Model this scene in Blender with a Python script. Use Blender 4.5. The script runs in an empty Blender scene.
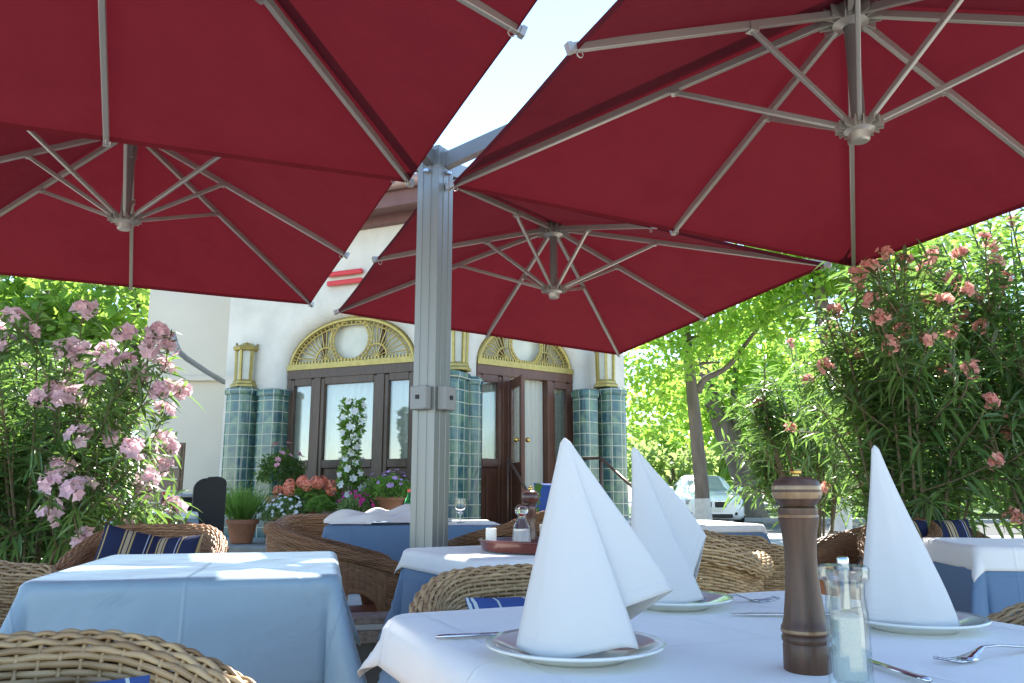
import bpy, math, random
import numpy as np
from mathutils import Vector, Matrix
R = math.radians
rng = np.random.default_rng(7)
random.seed(7)
sc = bpy.context.scene
COL = sc.collection

# ------------------------------------------------------------------ camera, sky, sun, exposure
F, PIT, CH = 803.3, R(10.59), 0.935
cam_d = bpy.data.cameras.new('camera'); cam = bpy.data.objects.new('camera', cam_d); COL.objects.link(cam)
cam_d.sensor_width = 36; cam_d.lens = F * 36 / 1024; cam_d.clip_start = 0.02; cam_d.clip_end = 2000
cam.location = (0, 0, CH); cam.rotation_euler = (R(90) + PIT, 0, 0)
sc.camera = cam
SUN_EL, SUN_AZ = R(48.8), R(11.8)          # azimuth measured from +Y towards +X
w = bpy.data.worlds.new('World'); sc.world = w; w.use_nodes = True
nt = w.node_tree; nt.nodes.clear()
wo = nt.nodes.new('ShaderNodeOutputWorld'); bg = nt.nodes.new('ShaderNodeBackground'); sk = nt.nodes.new('ShaderNodeTexSky')
sk.sky_type = 'NISHITA'; sk.sun_disc = False; sk.sun_elevation = SUN_EL; sk.sun_rotation = SUN_AZ
sk.air_density = 1.0; sk.dust_density = 0.0; sk.ozone_density = 2.2
bg.inputs[1].default_value = 0.15
nt.links.new(sk.outputs[0], bg.inputs[0]); nt.links.new(bg.outputs[0], wo.inputs[0])
sd = bpy.data.lights.new('sun', 'SUN'); sun = bpy.data.objects.new('sun', sd); COL.objects.link(sun)
sd.energy = 5.0; sd.angle = R(0.55); sd.color = (1.0, 0.95, 0.86)
sdir = Vector((math.sin(SUN_AZ) * math.cos(SUN_EL), math.cos(SUN_AZ) * math.cos(SUN_EL), math.sin(SUN_EL)))
sun.rotation_euler = sdir.to_track_quat('Z', 'Y').to_euler(); sun.location = sdir * 30
vs = sc.view_settings
vs.view_transform = 'Standard'; vs.look = 'None'; vs.gamma = 1; vs.use_curve_mapping = False
vs.exposure = 1.68
sc.cycles.max_bounces = 10; sc.cycles.diffuse_bounces = 5; sc.cycles.transparent_max_bounces = 16
sc.cycles.transmission_bounces = 8; sc.cycles.glossy_bounces = 4
sc.cycles.sample_clamp_indirect = 6

# ------------------------------------------------------------------ pixel helpers (a pixel and a depth make a point)
def ray(px, py):
    X = (px - 512) / F; Y = (341.5 - py) / F
    return np.array([X, math.cos(PIT) - Y * math.sin(PIT), math.sin(PIT) + Y * math.cos(PIT)])
def at(px, py, d):
    r = ray(px, py); return np.array([0, 0, CH]) + r * d / r[1]
def gz(px, py, z):
    r = ray(px, py); return np.array([0, 0, CH]) + r * (z - CH) / r[2]

# ------------------------------------------------------------------ materials
def node_mat(name):
    m = bpy.data.materials.new(name); m.use_nodes = True
    t = m.node_tree; b = t.nodes['Principled BSDF']
    return m, t, b
def mat(name, col, rough=0.6, metal=0.0, spec=0.4, var=0.0, vscale=8.0, bump=0.0, bscale=60.0, coord='Object',
        trans=0.0, tcol=None, island=0.0, stretch=None, coat=0.0):
    m, t, b = node_mat(name)
    N = t.nodes; L = t.links
    b.inputs['Roughness'].default_value = rough; b.inputs['Metallic'].default_value = metal
    b.inputs['Specular IOR Level'].default_value = spec; b.inputs['Coat Weight'].default_value = coat
    tc = N.new('ShaderNodeTexCoord'); src = tc.outputs[coord]
    if stretch:
        mp = N.new('ShaderNodeMapping'); mp.inputs['Scale'].default_value = stretch; L.new(src, mp.inputs[0]); src = mp.outputs[0]
    c = N.new('ShaderNodeRGB'); c.outputs[0].default_value = (*col, 1); cout = c.outputs[0]
    if var:
        nz = N.new('ShaderNodeTexNoise'); nz.inputs['Scale'].default_value = vscale; nz.inputs['Detail'].default_value = 5
        L.new(src, nz.inputs['Vector'])
        mr = N.new('ShaderNodeMapRange'); mr.inputs[1].default_value = 0.3; mr.inputs[2].default_value = 0.7
        mr.inputs[3].default_value = 1 - var; mr.inputs[4].default_value = 1 + var; L.new(nz.outputs[0], mr.inputs[0])
        hs = N.new('ShaderNodeHueSaturation'); L.new(mr.outputs[0], hs.inputs['Value']); L.new(cout, hs.inputs['Color']); cout = hs.outputs[0]
    if island:
        g = N.new('ShaderNodeNewGeometry')
        mr = N.new('ShaderNodeMapRange'); mr.inputs[3].default_value = 1 - island; mr.inputs[4].default_value = 1 + island
        L.new(g.outputs['Random Per Island'], mr.inputs[0])
        mh = N.new('ShaderNodeMapRange'); mh.inputs[3].default_value = 0.5 - island * 0.06; mh.inputs[4].default_value = 0.5 + island * 0.04
        L.new(g.outputs['Random Per Island'], mh.inputs[0])
        hs = N.new('ShaderNodeHueSaturation'); L.new(mr.outputs[0], hs.inputs['Value']); L.new(mh.outputs[0], hs.inputs['Hue'])
        L.new(cout, hs.inputs['Color']); cout = hs.outputs[0]
    L.new(cout, b.inputs['Base Color'])
    if bump:
        nb = N.new('ShaderNodeTexNoise'); nb.inputs['Scale'].default_value = bscale; nb.inputs['Detail'].default_value = 4
        L.new(src, nb.inputs['Vector'])
        bp = N.new('ShaderNodeBump'); bp.inputs['Strength'].default_value = bump; bp.inputs['Distance'].default_value = 0.01
        L.new(nb.outputs[0], bp.inputs['Height']); L.new(bp.outputs[0], b.inputs['Normal'])
    if trans:
        tr = N.new('ShaderNodeBsdfTranslucent')
        if tcol: tr.inputs[0].default_value = (*tcol, 1)
        else: L.new(cout, tr.inputs[0])
        mx = N.new('ShaderNodeMixShader'); mx.inputs[0].default_value = trans
        L.new(b.outputs[0], mx.inputs[1]); L.new(tr.outputs[0], mx.inputs[2])
        L.new(mx.outputs[0], N['Material Output'].inputs[0])
    return m
def glass_mat(name, tint=(0.95, 0.98, 0.97), refl=0.12):
    m = bpy.data.materials.new(name); m.use_nodes = True; t = m.node_tree; N = t.nodes; L = t.links
    N.remove(N['Principled BSDF'])
    tr = N.new('ShaderNodeBsdfTransparent'); tr.inputs[0].default_value = (*tint, 1)
    gl = N.new('ShaderNodeBsdfGlossy'); gl.inputs['Roughness'].default_value = 0.03
    fr = N.new('ShaderNodeLayerWeight'); fr.inputs[0].default_value = 0.35
    ad = N.new('ShaderNodeMath'); ad.operation = 'MULTIPLY_ADD'; ad.inputs[1].default_value = 0.28; ad.inputs[2].default_value = refl
    L.new(fr.outputs['Fresnel'], ad.inputs[0])
    mx = N.new('ShaderNodeMixShader'); L.new(ad.outputs[0], mx.inputs[0]); L.new(tr.outputs[0], mx.inputs[1]); L.new(gl.outputs[0], mx.inputs[2])
    L.new(mx.outputs[0], N['Material Output'].inputs[0])
    return m
def cloth_mat(name, col, rough, spec, trans, crease=0.36, sheen=0.0):
    m = mat(name, col, rough, spec=spec, var=0.03, vscale=3, trans=trans); t = m.node_tree; N = t.nodes; L = t.links; b = N['Principled BSDF']
    uv = N.new('ShaderNodeTexCoord'); sx = N.new('ShaderNodeSeparateXYZ'); L.new(uv.outputs['UV'], sx.inputs[0])
    hs = []
    for k in (0, 1):                                   # ironed fold lines
        a = N.new('ShaderNodeMath'); a.operation = 'PINGPONG'; a.inputs[1].default_value = crease / 2; L.new(sx.outputs[k], a.inputs[0])
        r = N.new('ShaderNodeMapRange'); r.inputs[1].default_value = 0; r.inputs[2].default_value = 0.006; r.inputs[3].default_value = 1; r.inputs[4].default_value = 0; L.new(a.outputs[0], r.inputs[0]); hs.append(r.outputs[0])
    ad = N.new('ShaderNodeMath'); ad.operation = 'ADD'; L.new(hs[0], ad.inputs[0]); L.new(hs[1], ad.inputs[1])
    n1 = N.new('ShaderNodeTexNoise'); n1.inputs['Scale'].default_value = 7; n1.inputs['Detail'].default_value = 3; n1.inputs['Distortion'].default_value = 0.6; L.new(uv.outputs['UV'], n1.inputs['Vector'])
    wv = N.new('ShaderNodeTexNoise'); wv.inputs['Scale'].default_value = 700; L.new(uv.outputs['UV'], wv.inputs['Vector'])
    b0 = N.new('ShaderNodeBump'); b0.inputs['Strength'].default_value = 0.35; b0.inputs['Distance'].default_value = 0.02; L.new(n1.outputs[0], b0.inputs['Height'])
    b1 = N.new('ShaderNodeBump'); b1.inputs['Strength'].default_value = 0.35; b1.inputs['Distance'].default_value = 0.004; L.new(ad.outputs[0], b1.inputs['Height']); L.new(b0.outputs[0], b1.inputs['Normal'])
    b2 = N.new('ShaderNodeBump'); b2.inputs['Strength'].default_value = 0.18; b2.inputs['Distance'].default_value = 0.001; L.new(wv.outputs[0], b2.inputs['Height']); L.new(b1.outputs[0], b2.inputs['Normal'])
    b.inputs['Sheen Weight'].default_value = sheen; b.inputs['Sheen Roughness'].default_value = 0.35
    L.new(b2.outputs[0], b.inputs['Normal']); return m
def hem_mat(name, col, trans):
    m = mat(name, col, 0.7, spec=0.25, trans=trans); t = m.node_tree; N = t.nodes; L = t.links; b = N['Principled BSDF']
    uv = N.new('ShaderNodeTexCoord'); sx = N.new('ShaderNodeSeparateXYZ'); L.new(uv.outputs['UV'], sx.inputs[0])
    r = N.new('ShaderNodeMapRange'); r.inputs[1].default_value = 0.055; r.inputs[2].default_value = 0.065; r.inputs[3].default_value = 1; r.inputs[4].default_value = 0; L.new(sx.outputs[1], r.inputs[0])
    n1 = N.new('ShaderNodeTexNoise'); n1.inputs['Scale'].default_value = 5; n1.inputs['Detail'].default_value = 3; L.new(uv.outputs['UV'], n1.inputs['Vector'])
    wv = N.new('ShaderNodeTexNoise'); wv.inputs['Scale'].default_value = 900; tc = N.new('ShaderNodeTexCoord'); L.new(tc.outputs['Object'], wv.inputs['Vector'])
    b0 = N.new('ShaderNodeBump'); b0.inputs['Strength'].default_value = 0.35; b0.inputs['Distance'].default_value = 0.012; L.new(n1.outputs[0], b0.inputs['Height'])
    b1 = N.new('ShaderNodeBump'); b1.inputs['Strength'].default_value = 0.5; b1.inputs['Distance'].default_value = 0.0012; L.new(r.outputs[0], b1.inputs['Height']); L.new(b0.outputs[0], b1.inputs['Normal'])
    b2 = N.new('ShaderNodeBump'); b2.inputs['Strength'].default_value = 0.15; b2.inputs['Distance'].default_value = 0.0006; L.new(wv.outputs[0], b2.inputs['Height']); L.new(b1.outputs[0], b2.inputs['Normal'])
    L.new(b2.outputs[0], b.inputs['Normal']); return m
def real_glass(name, col=(1, 1, 1), rough=0.02):
    m, t, b = node_mat(name)
    b.inputs['Base Color'].default_value = (*col, 1); b.inputs['Transmission Weight'].default_value = 1
    b.inputs['Roughness'].default_value = rough; b.inputs['IOR'].default_value = 1.45
    return m
def tile_mat():
    m, t, b = node_mat('glazed_tile'); N = t.nodes; L = t.links
    uv = N.new('ShaderNodeTexCoord')
    br = N.new('ShaderNodeTexBrick'); br.offset = 0; br.squash = 1
    br.inputs['Scale'].default_value = 1; br.inputs['Mortar Size'].default_value = 0.0055
    br.inputs['Brick Width'].default_value = 0.142; br.inputs['Row Height'].default_value = 0.142
    br.inputs['Bias'].default_value = 0.0; br.inputs['Mortar Smooth'].default_value = 0.2
    br.inputs['Color1'].default_value = (0.045, 0.115, 0.13, 1); br.inputs['Color2'].default_value = (0.095, 0.175, 0.125, 1)
    br.inputs['Mortar'].default_value = (0.50, 0.50, 0.36, 1)
    L.new(uv.outputs['UV'], br.inputs['Vector'])
    nz = N.new('ShaderNodeTexNoise'); nz.inputs['Scale'].default_value = 9; nz.inputs['Detail'].default_value = 6; L.new(uv.outputs['UV'], nz.inputs['Vector'])
    rp = N.new('ShaderNodeValToRGB'); rp.color_ramp.elements[0].position = 0.35; rp.color_ramp.elements[0].color = (0.4, 0.6, 0.85, 1)
    rp.color_ramp.elements[1].position = 0.68; rp.color_ramp.elements[1].color = (1.9, 1.6, 1.15, 1)
    L.new(nz.outputs[0], rp.inputs[0])
    mx = N.new('ShaderNodeMix'); mx.data_type = 'RGBA'; mx.blend_type = 'MULTIPLY'; mx.inputs[0].default_value = 0.85
    L.new(br.outputs['Color'], mx.inputs[6]); L.new(rp.outputs[0], mx.inputs[7])
    m2 = N.new('ShaderNodeMix'); m2.data_type = 'RGBA'
    L.new(br.outputs['Fac'], m2.inputs[0]); L.new(mx.outputs[2], m2.inputs[6]); m2.inputs[7].default_value = (0.50, 0.50, 0.36, 1)
    L.new(m2.outputs[2], b.inputs['Base Color'])
    mr = N.new('ShaderNodeMapRange'); mr.inputs[3].default_value = 0.12; mr.inputs[4].default_value = 0.7; L.new(br.outputs['Fac'], mr.inputs[0]); L.new(mr.outputs[0], b.inputs['Roughness'])
    iv = N.new('ShaderNodeMath'); iv.operation = 'SUBTRACT'; iv.inputs[0].default_value = 1; L.new(br.outputs['Fac'], iv.inputs[1])
    bp = N.new('ShaderNodeBump'); bp.inputs['Strength'].default_value = 0.5; bp.inputs['Distance'].default_value = 0.004
    L.new(iv.outputs[0], bp.inputs['Height']); L.new(bp.outputs[0], b.inputs['Normal'])
    return m
def stripe_mat(name, base, stripes, period, rough=0.8):
    # stripes: list of (start, end, colour) inside one period, along the UV u axis
    m, t, b = node_mat(name); N = t.nodes; L = t.links
    uv = N.new('ShaderNodeTexCoord'); sx = N.new('ShaderNodeSeparateXYZ'); L.new(uv.outputs['UV'], sx.inputs[0])
    dv = N.new('ShaderNodeMath'); dv.operation = 'DIVIDE'; dv.inputs[1].default_value = period; L.new(sx.outputs[0], dv.inputs[0])
    fr = N.new('ShaderNodeMath'); fr.operation = 'FRACT'; L.new(dv.outputs[0], fr.inputs[0])
    rp = N.new('ShaderNodeValToRGB'); cr = rp.color_ramp; cr.interpolation = 'CONSTANT'
    cr.elements[0].position = 0; cr.elements[0].color = (*base, 1); cr.elements.remove(cr.elements[1])
    for a, e, c in stripes:
        q = cr.elements.new(a); q.color = (*c, 1)
        q = cr.elements.new(e); q.color = (*base, 1)
    L.new(fr.outputs[0], rp.inputs[0]); L.new(rp.outputs[0], b.inputs['Base Color'])
    b.inputs['Roughness'].default_value = rough; b.inputs['Specular IOR Level'].default_value = 0.2
    nb = N.new('ShaderNodeTexNoise'); nb.inputs['Scale'].default_value = 400; L.new(uv.outputs['UV'], nb.inputs['Vector'])
    bp = N.new('ShaderNodeBump'); bp.inputs['Strength'].default_value = 0.15; bp.inputs['Distance'].default_value = 0.002
    L.new(nb.outputs[0], bp.inputs['Height']); L.new(bp.outputs[0], b.inputs['Normal'])
    return m
def wood_mat(name, c1, c2, scale=3.0, rough=0.35, axis='Z', coat=0.0):
    m, t, b = node_mat(name); N = t.nodes; L = t.links
    tc = N.new('ShaderNodeTexCoord'); mp = N.new('ShaderNodeMapping')
    s = {'X': (0.12, 1, 1), 'Y': (1, 0.12, 1), 'Z': (1, 1, 0.12)}[axis]
    mp.inputs['Scale'].default_value = s; L.new(tc.outputs['Object'], mp.inputs[0])
    nz = N.new('ShaderNodeTexNoise'); nz.inputs['Scale'].default_value = scale * 12; nz.inputs['Detail'].default_value = 8; nz.inputs['Distortion'].default_value = 1.5
    L.new(mp.outputs[0], nz.inputs['Vector'])
    rp = N.new('ShaderNodeValToRGB'); rp.color_ramp.elements[0].position = 0.3; rp.color_ramp.elements[0].color = (*c1, 1)
    rp.color_ramp.elements[1].position = 0.7; rp.color_ramp.elements[1].color = (*c2, 1); L.new(nz.outputs[0], rp.inputs[0])
    L.new(rp.outputs[0], b.inputs['Base Color']); b.inputs['Roughness'].default_value = rough; b.inputs['Coat Weight'].default_value = coat
    return m
def wicker_mat(name, c1, c2):
    m, t, b = node_mat(name); N = t.nodes; L = t.links
    tc = N.new('ShaderNodeTexCoord'); mp = N.new('ShaderNodeMapping'); mp.inputs['Scale'].default_value = (7, 95, 1); L.new(tc.outputs['UV'], mp.inputs[0])
    nz = N.new('ShaderNodeTexNoise'); nz.inputs['Scale'].default_value = 1; nz.inputs['Detail'].default_value = 3; L.new(mp.outputs[0], nz.inputs['Vector'])
    rp = N.new('ShaderNodeValToRGB'); rp.color_ramp.elements[0].position = 0.32; rp.color_ramp.elements[0].color = (*c1, 1)
    rp.color_ramp.elements[1].position = 0.68; rp.color_ramp.elements[1].color = (*c2, 1); L.new(nz.outputs[0], rp.inputs[0])
    L.new(rp.outputs[0], b.inputs['Base Color']); b.inputs['Roughness'].default_value = 0.42; b.inputs['Specular IOR Level'].default_value = 0.5
    return m
def fabric_red():
    m, t, b = node_mat('red_awning_fabric'); N = t.nodes; L = t.links
    tc = N.new('ShaderNodeTexCoord')
    n1 = N.new('ShaderNodeTexNoise'); n1.inputs['Scale'].default_value = 2.2; n1.inputs['Detail'].default_value = 9; n1.inputs['Roughness'].default_value = 0.65; L.new(tc.outputs['Object'], n1.inputs['Vector'])
    rp = N.new('ShaderNodeValToRGB'); rp.color_ramp.elements[0].color = (0.078, 0.0118, 0.0152, 1); rp.color_ramp.elements[1].color = (0.124, 0.0180, 0.0232, 1)
    rp.color_ramp.elements[0].position = 0.3; rp.color_ramp.elements[1].position = 0.75
    L.new(n1.outputs[0], rp.inputs[0]); L.new(rp.outputs[0], b.inputs['Base Color'])
    b.inputs['Roughness'].default_value = 0.85; b.inputs['Specular IOR Level'].default_value = 0.06
    nb = N.new('ShaderNodeTexNoise'); nb.inputs['Scale'].default_value = 500; nb.inputs['Detail'].default_value = 2; L.new(tc.outputs['Object'], nb.inputs['Vector'])
    n2 = N.new('ShaderNodeTexNoise'); n2.inputs['Scale'].default_value = 4; n2.inputs['Detail'].default_value = 3; L.new(tc.outputs['Object'], n2.inputs['Vector'])
    b1 = N.new('ShaderNodeBump'); b1.inputs['Strength'].default_value = 0.5; b1.inputs['Distance'].default_value = 0.05; L.new(n2.outputs[0], b1.inputs['Height'])
    b2 = N.new('ShaderNodeBump'); b2.inputs['Strength'].default_value = 0.2; b2.inputs['Distance'].default_value = 0.002; L.new(nb.outputs[0], b2.inputs['Height'])
    L.new(b1.outputs[0], b2.inputs['Normal']); L.new(b2.outputs[0], b.inputs['Normal'])
    tr = N.new('ShaderNodeBsdfTranslucent'); tr.inputs[0].default_value = (0.26, 0.018, 0.032, 1)
    mx = N.new('ShaderNodeMixShader'); mx.inputs[0].default_value = 0.08
    L.new(b.outputs[0], mx.inputs[1]); L.new(tr.outputs[0], mx.inputs[2]); L.new(mx.outputs[0], N['Material Output'].inputs[0])
    return m

M = dict(
    red=fabric_red(),
    alu=mat('brushed_aluminium', (0.44, 0.41, 0.37), 0.36, 0.5, var=0.06, vscale=3),
    alu_post=mat('anodised_post', (0.275, 0.28, 0.26), 0.42, 0.55, var=0.07, vscale=2.5, stretch=(6, 6, 0.4)),
    grey_box=mat('grey_plastic', (0.30, 0.305, 0.29), 0.45),
    black=mat('black_plastic', (0.012, 0.012, 0.012), 0.5),
    steel=mat('polished_steel', (0.55, 0.56, 0.58), 0.16, 1.0),
    stucco=mat('cream_stucco', (0.67, 0.63, 0.53), 0.9, var=0.11, vscale=2.6, bump=0.55, bscale=45),
    stucco_plain=mat('pale_plaster', (0.66, 0.60, 0.48), 0.9, var=0.04, vscale=1.2, bump=0.2, bscale=30),
    tile=tile_mat(),
    gold=mat('gilded_metal', (0.42, 0.33, 0.105), 0.42, 0.55, var=0.15, vscale=20),
    brown=wood_mat('dark_brown_wood', (0.062, 0.036, 0.020), (0.105, 0.064, 0.036), 2, 0.4),
    redwood=wood_mat('red_brown_wood', (0.10, 0.04, 0.022), (0.16, 0.065, 0.036), 2, 0.38),
    curtain=mat('cream_curtain', (0.80, 0.78, 0.64), 0.9, trans=0.3),
    milk=mat('frosted_glass', (0.62, 0.60, 0.46), 0.25, var=0.08, vscale=6),
    pane=glass_mat('window_glass'),
    brass=mat('brass', (0.62, 0.42, 0.12), 0.25, 1.0),
    fascia=mat('red_brown_paint', (0.17, 0.085, 0.075), 0.6, var=0.1),
    gutter=mat('copper_gutter', (0.36, 0.24, 0.20), 0.45, 0.3, var=0.1),
    rooft=mat('clay_roof_tile', (0.30, 0.16, 0.13), 0.8, var=0.25, vscale=6, bump=0.4, bscale=8),
    stone=mat('grey_stone', (0.33, 0.33, 0.29), 0.85, var=0.15, vscale=10, bump=0.4, bscale=50),
    slab=mat('brown_aggregate_slab', (0.27, 0.23, 0.19), 0.9, var=0.35, vscale=60, bump=0.6, bscale=150),
    slab_l=mat('pale_concrete', (0.42, 0.45, 0.44), 0.85, var=0.12, vscale=14),
    plinth=mat('dark_plinth', (0.10, 0.10, 0.095), 0.8, var=0.1),
    rail=mat('bronze_rail', (0.16, 0.09, 0.06), 0.35, 0.5),
    redsign=mat('red_enamel', (0.62, 0.008, 0.004), 0.35, coat=0.5),
    blue=cloth_mat('blue_tablecloth', (0.25, 0.36, 0.425), 0.42, 0.8, 0.06, sheen=0.9),
    navy=cloth_mat('deep_blue_tablecloth', (0.13, 0.215, 0.33), 0.7, 0.3, 0.0),
    white=cloth_mat('white_tablecloth', (0.82, 0.80, 0.755), 0.6, 0.4, 0.05, sheen=0.3),
    linen=hem_mat('white_starched_linen', (0.74, 0.72, 0.68), 0.16),
    china=mat('cream_china', (0.72, 0.74, 0.68), 0.12, coat=0.5),
    wick=wicker_mat('honey_wicker', (0.27, 0.155, 0.065), (0.58, 0.39, 0.19)),
    wick2=wicker_mat('brown_rattan', (0.15, 0.068, 0.027), (0.32, 0.16, 0.068)),
    wickred=wicker_mat('orange_wicker', (0.24, 0.115, 0.05), (0.48, 0.26, 0.125)),
    cane=wood_mat('cane_frame', (0.22, 0.105, 0.04), (0.34, 0.18, 0.075), 3, 0.4),
    cane_l=wood_mat('pale_cane_frame', (0.30, 0.18, 0.08), (0.42, 0.27, 0.13), 3, 0.4),
    cblue=stripe_mat('blue_striped_fabric', (0.055, 0.10, 0.27), [(0.08, 0.13, (0.6, 0.66, 0.6)), (0.30, 0.335, (0.6, 0.66, 0.6)), (0.36, 0.395, (0.6, 0.66, 0.6)), (0.42, 0.455, (0.6, 0.66, 0.6)), (0.70, 0.73, (0.55, 0.62, 0.55))], 0.17),
    cnavy=stripe_mat('navy_gold_striped_fabric', (0.02, 0.026, 0.065), [(0.2, 0.24, (0.45, 0.33, 0.14)), (0.27, 0.36, (0.42, 0.33, 0.2)), (0.39, 0.43, (0.45, 0.33, 0.14)), (0.72, 0.745, (0.4, 0.42, 0.5)), (0.80, 0.825, (0.45, 0.33, 0.14))], 0.20),
    mill=wood_mat('dark_walnut', (0.045, 0.021, 0.011), (0.125, 0.058, 0.028), 3, 0.42, coat=0.0),
    mill_l=wood_mat('light_walnut_band', (0.20, 0.11, 0.05), (0.33, 0.20, 0.09), 5, 0.3, coat=0.3),
    mill2=wood_mat('carved_red_wood', (0.05, 0.02, 0.015), (0.11, 0.05, 0.035), 5, 0.28, coat=0.4),
    tray=mat('red_brown_lacquer', (0.15, 0.035, 0.022), 0.25, coat=0.5, var=0.15, vscale=15),
    glass=real_glass('clear_glass'),
    clearg=glass_mat('shaker_glass', (0.90, 0.94, 0.93), 0.10),
    gglass=real_glass('green_glass', (0.1, 0.55, 0.15)),
    salt=mat('white_salt', (0.75, 0.76, 0.72), 0.9, bump=0.5, bscale=600),
    candle=mat('white_candle', (0.80, 0.82, 0.78), 0.5, trans=0.3),
    terra=mat('terracotta', (0.40, 0.175, 0.09), 0.85, var=0.15, vscale=8, bump=0.15, bscale=40),
    terra_p=mat('pale_terracotta', (0.45, 0.27, 0.15), 0.85, var=0.12, vscale=8),
    soil=mat('potting_soil', (0.03, 0.02, 0.014), 0.95),
    stem=mat('woody_stem', (0.16, 0.12, 0.07), 0.8, var=0.2),
    gstem=mat('green_stem', (0.10, 0.16, 0.05), 0.7),
    leafo=mat('oleander_leaf', (0.072, 0.135, 0.046), 0.30, spec=0.7, island=0.6, trans=0.42, tcol=(0.27, 0.47, 0.09)),
    leafl=mat('fresh_leaf', (0.095, 0.18, 0.035), 0.5, island=0.45, trans=0.5, tcol=(0.42, 0.64, 0.11)),
    leafm=mat('maple_leaf', (0.11, 0.19, 0.03), 0.5, island=0.45, trans=0.6, tcol=(0.52, 0.78, 0.12)),
    leafd=mat('dark_leaf', (0.065, 0.12, 0.035), 0.5, island=0.4, trans=0.4, tcol=(0.25, 0.40, 0.06)),
    leafg=mat('grey_green_leaf', (0.13, 0.19, 0.08), 0.6, island=0.35, trans=0.5, tcol=(0.5, 0.66, 0.2)),
    pink=mat('pink_petal', (0.90, 0.62, 0.69), 0.6, island=0.3, trans=0.4, tcol=(0.92, 0.72, 0.76)),
    salmon=mat('salmon_petal', (0.84, 0.42, 0.36), 0.6, island=0.3, trans=0.45, tcol=(0.92, 0.48, 0.40)),
    orange=mat('orange_petal', (0.92, 0.33, 0.19), 0.6, island=0.2, trans=0.2),
    rosepink=mat('rose_petal', (0.70, 0.33, 0.36), 0.6, island=0.2, trans=0.2),
    magenta=mat('magenta_petal', (0.55, 0.03, 0.22), 0.6, island=0.35, trans=0.2),
    lilac=mat('lilac_petal', (0.55, 0.33, 0.58), 0.6, island=0.2, trans=0.2),
    whitep=mat('white_petal', (0.80, 0.80, 0.74), 0.6, island=0.06, trans=0.2),
    bark=mat('tree_bark', (0.13, 0.105, 0.085), 0.9, var=0.3, vscale=6, bump=0.7, bscale=18, stretch=(1, 1, 0.25)),
    lime=mat('limewash', (0.46, 0.45, 0.42), 0.9, var=0.12, vscale=10, bump=0.4, bscale=25),
    paving=mat('terrace_paving', (0.36, 0.35, 0.31), 0.85, var=0.14, vscale=3, bump=0.35, bscale=60, coord='Object'),
    road=mat('asphalt', (0.09, 0.09, 0.088), 0.9, var=0.2, vscale=4, bump=0.4, bscale=120),
    pave=mat('pavement_slabs', (0.36, 0.355, 0.33), 0.85, var=0.12, vscale=2, bump=0.3, bscale=60),
    kerb=mat('granite_kerb', (0.34, 0.34, 0.33), 0.8, var=0.15, vscale=30),
    grass=mat('verge_grass', (0.06, 0.11, 0.025), 0.9, var=0.35, vscale=5, bump=0.8, bscale=40),
    carw=mat('white_car_paint', (0.78, 0.79, 0.80), 0.22, coat=0.8),
    dark=mat('dark_glass', (0.015, 0.018, 0.02), 0.08),
    tyre=mat('tyre_rubber', (0.02, 0.02, 0.02), 0.8),
    lamp=mat('headlamp_lens', (0.28, 0.29, 0.31), 0.1, coat=0.6),
    greyp=mat('grey_painted_steel', (0.36, 0.37, 0.38), 0.4, 0.2),
    blackf=mat('black_leatherette', (0.010, 0.010, 0.011), 0.45, bump=0.1, bscale=80),
    bluegreen=mat('blue_fabric', (0.03, 0.09, 0.35), 0.8, bump=0.2, bscale=60),
    greenf=mat('green_leaf_print', (0.06, 0.16, 0.03), 0.8),
    gate=wood_mat('weathered_wood', (0.15, 0.10, 0.065), (0.24, 0.17, 0.11), 2, 0.8, axis='X'),
)

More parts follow.
